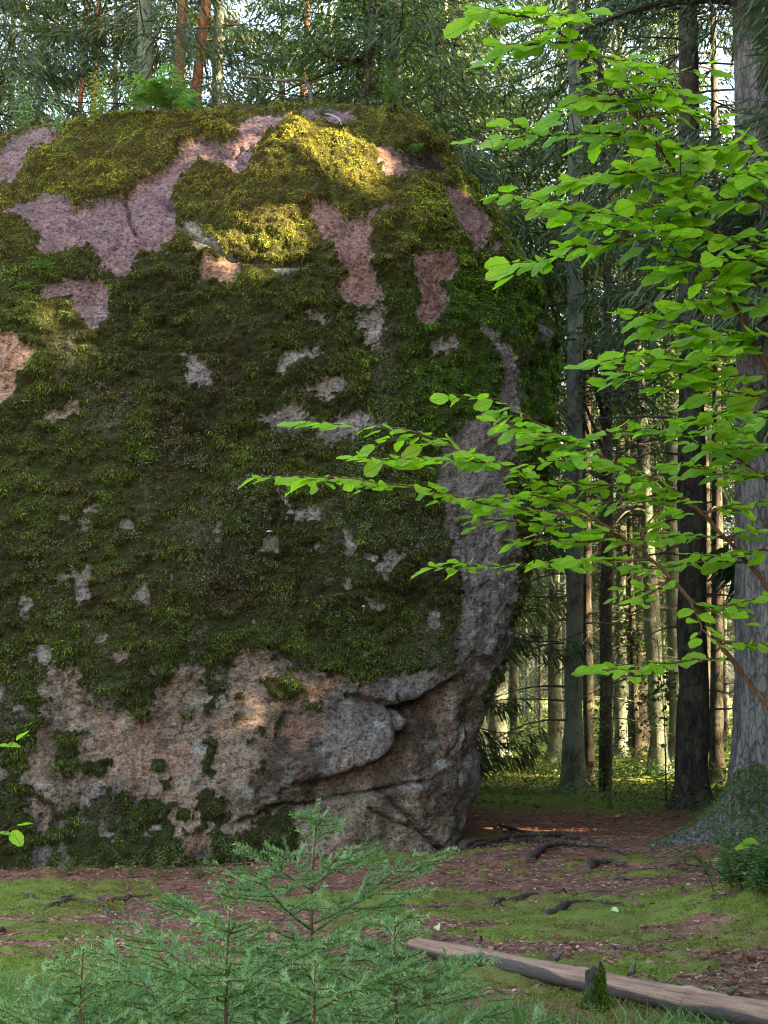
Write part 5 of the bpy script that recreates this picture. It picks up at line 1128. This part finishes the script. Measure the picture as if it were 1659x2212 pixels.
# ------------------------------------------------------------------ plants on and round the boulder
def surf(px, py):
    q = (U - px) ** 2 + (Vv - py) ** 2 + np.where(facing > 0.12, 0, 1e7); return PB[np.argmin(q)]
def fern(loc, size, nf, label, seed, name='fern'):
    g_ = np.random.default_rng(seed); t = thing(name, label, 'fern', tuple(loc))
    for i in range(nf):
        a = g_.uniform(0, 6.28); ln = size * g_.uniform(0.6, 1.1); s = np.linspace(0, 1, 12); o_ = np.array([math.cos(a), math.sin(a), 0]); la = np.array([-math.sin(a), math.cos(a), 0])
        P = ln * (o_ * (0.75 * s)[:, None] + np.array([0, 0, 1]) * (0.95 * s - g_.uniform(0.45, 0.9) * s ** 2)[:, None]); ge = Geo(); V, Q, T = tube(P, np.linspace(0.004, 0.001, 12), 4, False); ge.add(V, Q, c_tint=np.array((0.09, 0.10, 0.04)))
        m_ = 22; u = np.linspace(0.12, 1, m_); B = np.stack([np.interp(u, s, P[:, k]) for k in range(3)], 1); wl = ln * 0.30 * np.sin(np.pi * np.clip(u, 0.05, 1) ** 0.8) ** 0.8 + 0.012
        for sg in (-1, 1):
            d = nrm(la * sg + 0.35 * o_ + np.array([0, 0, -0.25]) + 0.08 * g_.normal(size=(m_, 3))); V, Q = diamonds(B, d, np.tile(o_, (m_, 1)) * 0.9 + np.array([0, 0, 0.2]), wl, ln * 0.055, 0.1, 0.35)
            ge.add(V, Q, c_tint=np.repeat(np.array((0.15, 0.30, 0.08)) * g_.uniform(0.8, 1.3, (m_, 1)), 4, 0))
        ob('frond', ge.mesh('frond', M['leaf'], False), t)
    return t
fern(surf(372, 258) + np.array([0, -0.08, 0.05]), 0.74, 13, 'feathery light green fern on the crest of the boulder', 61)
fern(surf(880, 330), 0.22, 5, 'small fern on the turf shelf at the boulder shoulder', 62)
def herb(loc, h, nl, leafl, label, seed, col=(0.09, 0.19, 0.06), lean=0.15, nstem=1, name='herb', wid=0.27):
    g_ = np.random.default_rng(seed); t = thing(name, label, 'plant', tuple(loc))
    for q in range(nstem):
        s = np.linspace(0, 1, 9); lv = g_.normal(0, lean, 2); ox = g_.normal(0, 0.02 + 0.003 * nstem, 2); hh = h * g_.uniform(0.75, 1.1); P = np.stack([lv[0] * hh * s ** 1.5 + ox[0], lv[1] * hh * s ** 1.5 + ox[1], hh * s], 1)
        V, Q, T = tube(P, np.linspace(0.0045, 0.0015, 9), 5, False); ge = Geo(); ge.add(V, Q, c_tint=np.array((0.11, 0.11, 0.05))); ob('stem', ge.mesh('stem', M['leaf'], False), t)
        u = np.linspace(0.2, 1, nl); B = np.stack([np.interp(u, s, P[:, k]) for k in range(3)], 1); a = np.arange(nl) * 2.4 + g_.uniform(0, 6); d = nrm(np.stack([np.cos(a), np.sin(a), g_.uniform(-0.1, 0.6, nl)], 1)); L_ = leafl * g_.uniform(0.7, 1.2, nl) * (1.15 - 0.5 * u)
        V, Q = diamonds(B, d, nrm(np.cross(d, np.array([0, 0, 1.0]))), L_, L_ * wid, 0.25); ge = Geo(); ge.add(V, Q, c_tint=np.repeat(np.array(col) * g_.uniform(0.75, 1.3, (nl, 1)), 4, 0)); ob('leaves', ge.mesh('leaves', M['leaf'], False), t, kind='stuff')
    return t
herb(surf(55, 300), 0.52, 26, 0.10, 'bluish tall herb at the far end of the boulder crest', 71, (0.17, 0.31, 0.17), nstem=4, name='willowherb')
herb(surf(120, 298), 0.48, 24, 0.10, 'bluish upright herb on the crest beside the bare slab', 72, (0.17, 0.31, 0.17), nstem=2, name='willowherb')
herb(surf(225, 280), 0.60, 30, 0.11, 'tall yellowing willowherb on the crest next to the fern', 73, (0.24, 0.32, 0.07), nstem=3, name='willowherb')
herb(surf(285, 270), 0.50, 26, 0.11, 'leafy green willowherb leaning against the fern', 74, (0.20, 0.33, 0.09), nstem=3, name='willowherb')
herb(surf(200, 290), 0.32, 16, 0.08, 'short yellow green herb below the tall willowherb', 75, (0.27, 0.35, 0.08), nstem=3, name='willowherb')
herb(surf(830, 262), 0.5, 20, 0.09, 'leafy shoots behind the crest by the crooked tree', 76, (0.09, 0.17, 0.05), nstem=6, name='leafy_shoot', wid=0.4, lean=0.3)
herb(surf(700, 205), 0.2, 14, 0.06, 'tiny leafy shoots on the top edge of the boulder', 77, (0.09, 0.17, 0.05), nstem=6, name='leafy_shoot', wid=0.3, lean=0.6)
herb(surf(205, 915), 0.16, 8, 0.06, 'lone bluish seedling growing out of the moss wall', 78, (0.11, 0.22, 0.13), nstem=1, name='seedling', wid=0.6)
herb(surf(920, 300), 0.16, 12, 0.07, 'drooping bramble like leaves on the turf shelf', 79, (0.09, 0.18, 0.08), nstem=4, name='leafy_shoot', wid=0.55, lean=0.6)
for i, (px, py, hh, lab) in enumerate([(160, 1875, 0.16, 'small seedling at the boulder foot beside bare soil'), (290, 1878, 0.24, 'leafy bilberry sprig against the boulder foot'), (350, 1882, 0.26, 'yellow green bilberry sprig against the boulder foot'), (530, 1878, 0.30, 'bluish leafy sprig at the boulder foot behind the tallest sapling'), (440, 1885, 0.2, 'tiny leafy sprig between two bigger ones at the boulder foot')]):
    p = on_ground(px, py + 8); herb((p[0], p[1] - 0.15, gz(p[0], p[1])), hh, 16, 0.045, lab, 80 + i, (0.11, 0.21, 0.08) if i != 2 else (0.20, 0.26, 0.07), 0.5, 5, 'seedling', 0.6)
def grass_tuft(loc, h, nb, label, seed, col=(0.08, 0.20, 0.05)):
    g_ = np.random.default_rng(seed); d = nrm(np.array([0, -0.2, 0.8]) + 0.8 * g_.normal(size=(nb, 3)) * np.array([1, 1, 0.4])); B = g_.normal(0, h * 0.25, (nb, 3)) * np.array([1, 0.5, 0.2]); V, Q = diamonds(B, d, perp(d), g_.uniform(0.5, 1.1, nb) * h, 0.006, 0.45, 0.3)
    o = ob('grass_tuft', mesh('grass_tuft', V, Q, M['grass'], False, {'c_tint': np.repeat(np.array(col) * g_.uniform(0.7, 1.3, (nb, 1)), 4, 0)}), None, tuple(loc)); return tag(o, label, 'grass')
grass_tuft(surf(95, 580), 0.17, 260, 'lush green grass tuft on a ledge of the boulder', 91)
grass_tuft(surf(60, 625), 0.15, 90, 'thin grass hanging over the left ledge of the boulder', 92, (0.14, 0.24, 0.06))
grass_tuft(surf(145, 345), 0.2, 30, 'sparse grass blades on the mossy crest slope', 93, (0.12, 0.22, 0.07))
# the overgrown mound at the right border
for i, (px, py, hh, lab) in enumerate([(1680, 1960, 0.42, 'dense leafy bush on the mossy mound below the big tree'), (1650, 2010, 0.24, 'lower leafy sprigs spilling down the mossy mound')]):
    p = on_ground(px, py); herb((p[0], p[1], gz(p[0], p[1])), hh * 1.2, 40, 0.06, lab, 95 + i, (0.09, 0.19, 0.06), 0.55, 40, 'leafy_bush', 0.6)
# a hazel seedling leaf pair above that bush
hs = thing('hazel_twig', 'pale green leaf spray over the leafy bush on the mound', 'twig', tuple(at(1700, 1850, 9.5)))
small_twig(hs, [(1700, 1850), (1650, 1832), (1605, 1826)], 9.5, [(1640, 1822, 2.9, 0.11, 0.5), (1620, 1828, 3.2, 0.10, 0.3), (1660, 1818, 0.2, 0.11, 0.4)])
# mushrooms, a pale dead stem, fallen leaves
def mushroom(px, py, s, label):
    p = surf(px, py); t = thing('mushroom', label, 'mushroom', (p[0], p[1] - 0.02, p[2])); a = np.linspace(0, 1, 7)
    ge = Geo(); V, Q, T = tube(np.stack([0 * a, -0.03 * a * s / 0.03, 0.05 * a], 1), 0.004, 6, True); ge.add(V, Q, T, c_tint=np.array((0.25, 0.17, 0.13))); ob('stalk', ge.mesh('stalk', M['litter']), t)
    prof = [(0.001, 0.012), (0.5, 0.010), (0.85, 0.003), (1.0, -0.006), (0.9, -0.007), (0.1, -0.002)]; th = np.linspace(0, 2 * np.pi, 14, endpoint=False)
    V = np.array([(r_ * s * np.cos(q), r_ * s * np.sin(q) - s, z_ + 0.05) for r_, z_ in prof for q in th]); i, j = np.meshgrid(np.arange(5), np.arange(14), indexing='ij'); jn = (j + 1) % 14
    ob('cap', mesh('cap', V, np.stack([i * 14 + j, i * 14 + jn, (i + 1) * 14 + jn, (i + 1) * 14 + j], -1).reshape(-1, 4), M['litter'], True, {'c_tint': np.tile(np.array((0.36, 0.30, 0.30)), (len(V), 1))}), t)
mushroom(583, 1162, 0.030, 'small pale mushroom growing from the mossy wall')
mushroom(788, 1320, 0.018, 'tiny white mushroom low on the mossy wall')
P = smooth_path([surf(703, 222) + np.array([0, -0.03, 0.03]), surf(712, 245) + np.array([0, -0.08, 0.05]), surf(735, 258) + np.array([0, -0.08, 0.05]), surf(738, 278) + np.array([0, -0.06, 0.02])], 12)
V, Q, T = tube(P - P[0], 0.004, 6, True); ge = Geo(); ge.add(V, Q, T, c_tint=np.array((0.55, 0.52, 0.50))); tag(ob('dry_stem', ge.mesh('dry_stem', M['litter']), None, tuple(P[0])), 'bleached curved stem lying on the top of the boulder', 'stem')
DRY = {}
for nm, c_ in (('rust', (0.30, 0.10, 0.05)), ('tan', (0.33, 0.20, 0.12)), ('lime', (0.30, 0.38, 0.16))):
    V, Q, UV = leaf_shape(2000 + len(DRY), 1.0, 0.7); DRY[nm] = mesh('fallen_leaf', V, Q, M['litter'], True, {'c_tint': np.tile(np.array(c_), (len(V), 1))})
gf = np.random.default_rng(12)
for i in range(70):
    nm = ['rust', 'tan', 'lime'][int(gf.choice(3, p=[.4, .42, .18]))]; y = gf.uniform(8.6, 19); x = gf.uniform(-0.24 * y, 0.25 * y)
    if x < 0.9 and y > 12.9: continue
    o = ob('fallen_leaf', DRY[nm], None, (x, y, gz(x, y) + 0.035)); s = gf.uniform(0.045, 0.08); o.scale = (s, s, s); o.rotation_euler = (gf.normal(0, 0.35), gf.normal(0, 0.35), gf.uniform(0, 6.28))
    tag(o, {'rust': 'rusty red fallen leaf on the needle strewn ground', 'tan': 'tan dry fallen leaf on the needle strewn ground', 'lime': 'pale lime fallen leaf on the needle strewn ground'}[nm], 'leaf', 'fallen %s leaves' % nm)
cv = []; cq = []
for k in range(9):
    for j in range(10): cv.append((0.5 * (k / 8 - 0.5) * 2, (0.17 * math.sin(math.pi * (0.08 + 0.86 * k / 8)) + 0.05 * ((j + k) % 2)) * math.cos(j * 0.6283), (0.17 * math.sin(math.pi * (0.08 + 0.86 * k / 8)) + 0.05 * ((j + k) % 2)) * math.sin(j * 0.6283)))
for k in range(8):
    for j in range(10): cq.append((k * 10 + j, k * 10 + (j + 1) % 10, (k + 1) * 10 + (j + 1) % 10, (k + 1) * 10 + j))
cone_me = mesh('spruce_cone', np.array(cv), np.array(cq), M['litter'], False, {'c_tint': np.tile(np.array((0.15, 0.075, 0.045)), (len(cv), 1)) * np.repeat(np.random.default_rng(3).uniform(0.6, 1.4, (9, 1)), 10, 0)})
for i in range(46):
    if i < 16: p = on_ground(gf.uniform(1480, 1659), gf.uniform(2040, 2130)); x, y = p[0], p[1]
    else:
        y = gf.uniform(8.8, 17); x = gf.uniform(-0.24 * y, 0.25 * y)
    if x < 0.9 and y > 12.9: continue
    o = ob('spruce_cone', cone_me, None, (x, y, gz(x, y) + 0.03)); q = gf.uniform(0.06, 0.1); o.scale = (q, q, q); o.rotation_euler = (0, gf.normal(0, 0.2), gf.uniform(0, 6.28)); tag(o, 'brown spruce cone lying among the needles', 'cone', 'spruce cones on the ground')
# dead bough lying on the crest
ge = Geo(); P = smooth_path([at(520, 165, 17.5), at(560, 165, 17.5), at(600, 178, 17.5), at(640, 172, 17.5), at(662, 165, 17.6), at(672, 185, 17.6), np.array([at(672, 200, 17.6)[0], 17.6, 7.35])], 24); V, Q, T = tube(P - P[-1], np.linspace(0.012, 0.045, 24), 8, True, 0.05, 3); ge.add(V, Q, T); tag(ob('dead_bough', ge.mesh('dead_bough', M['deadwood']), None, tuple(P[-1])), 'bare lichen grey bough sticking out above the boulder crest', 'branch')
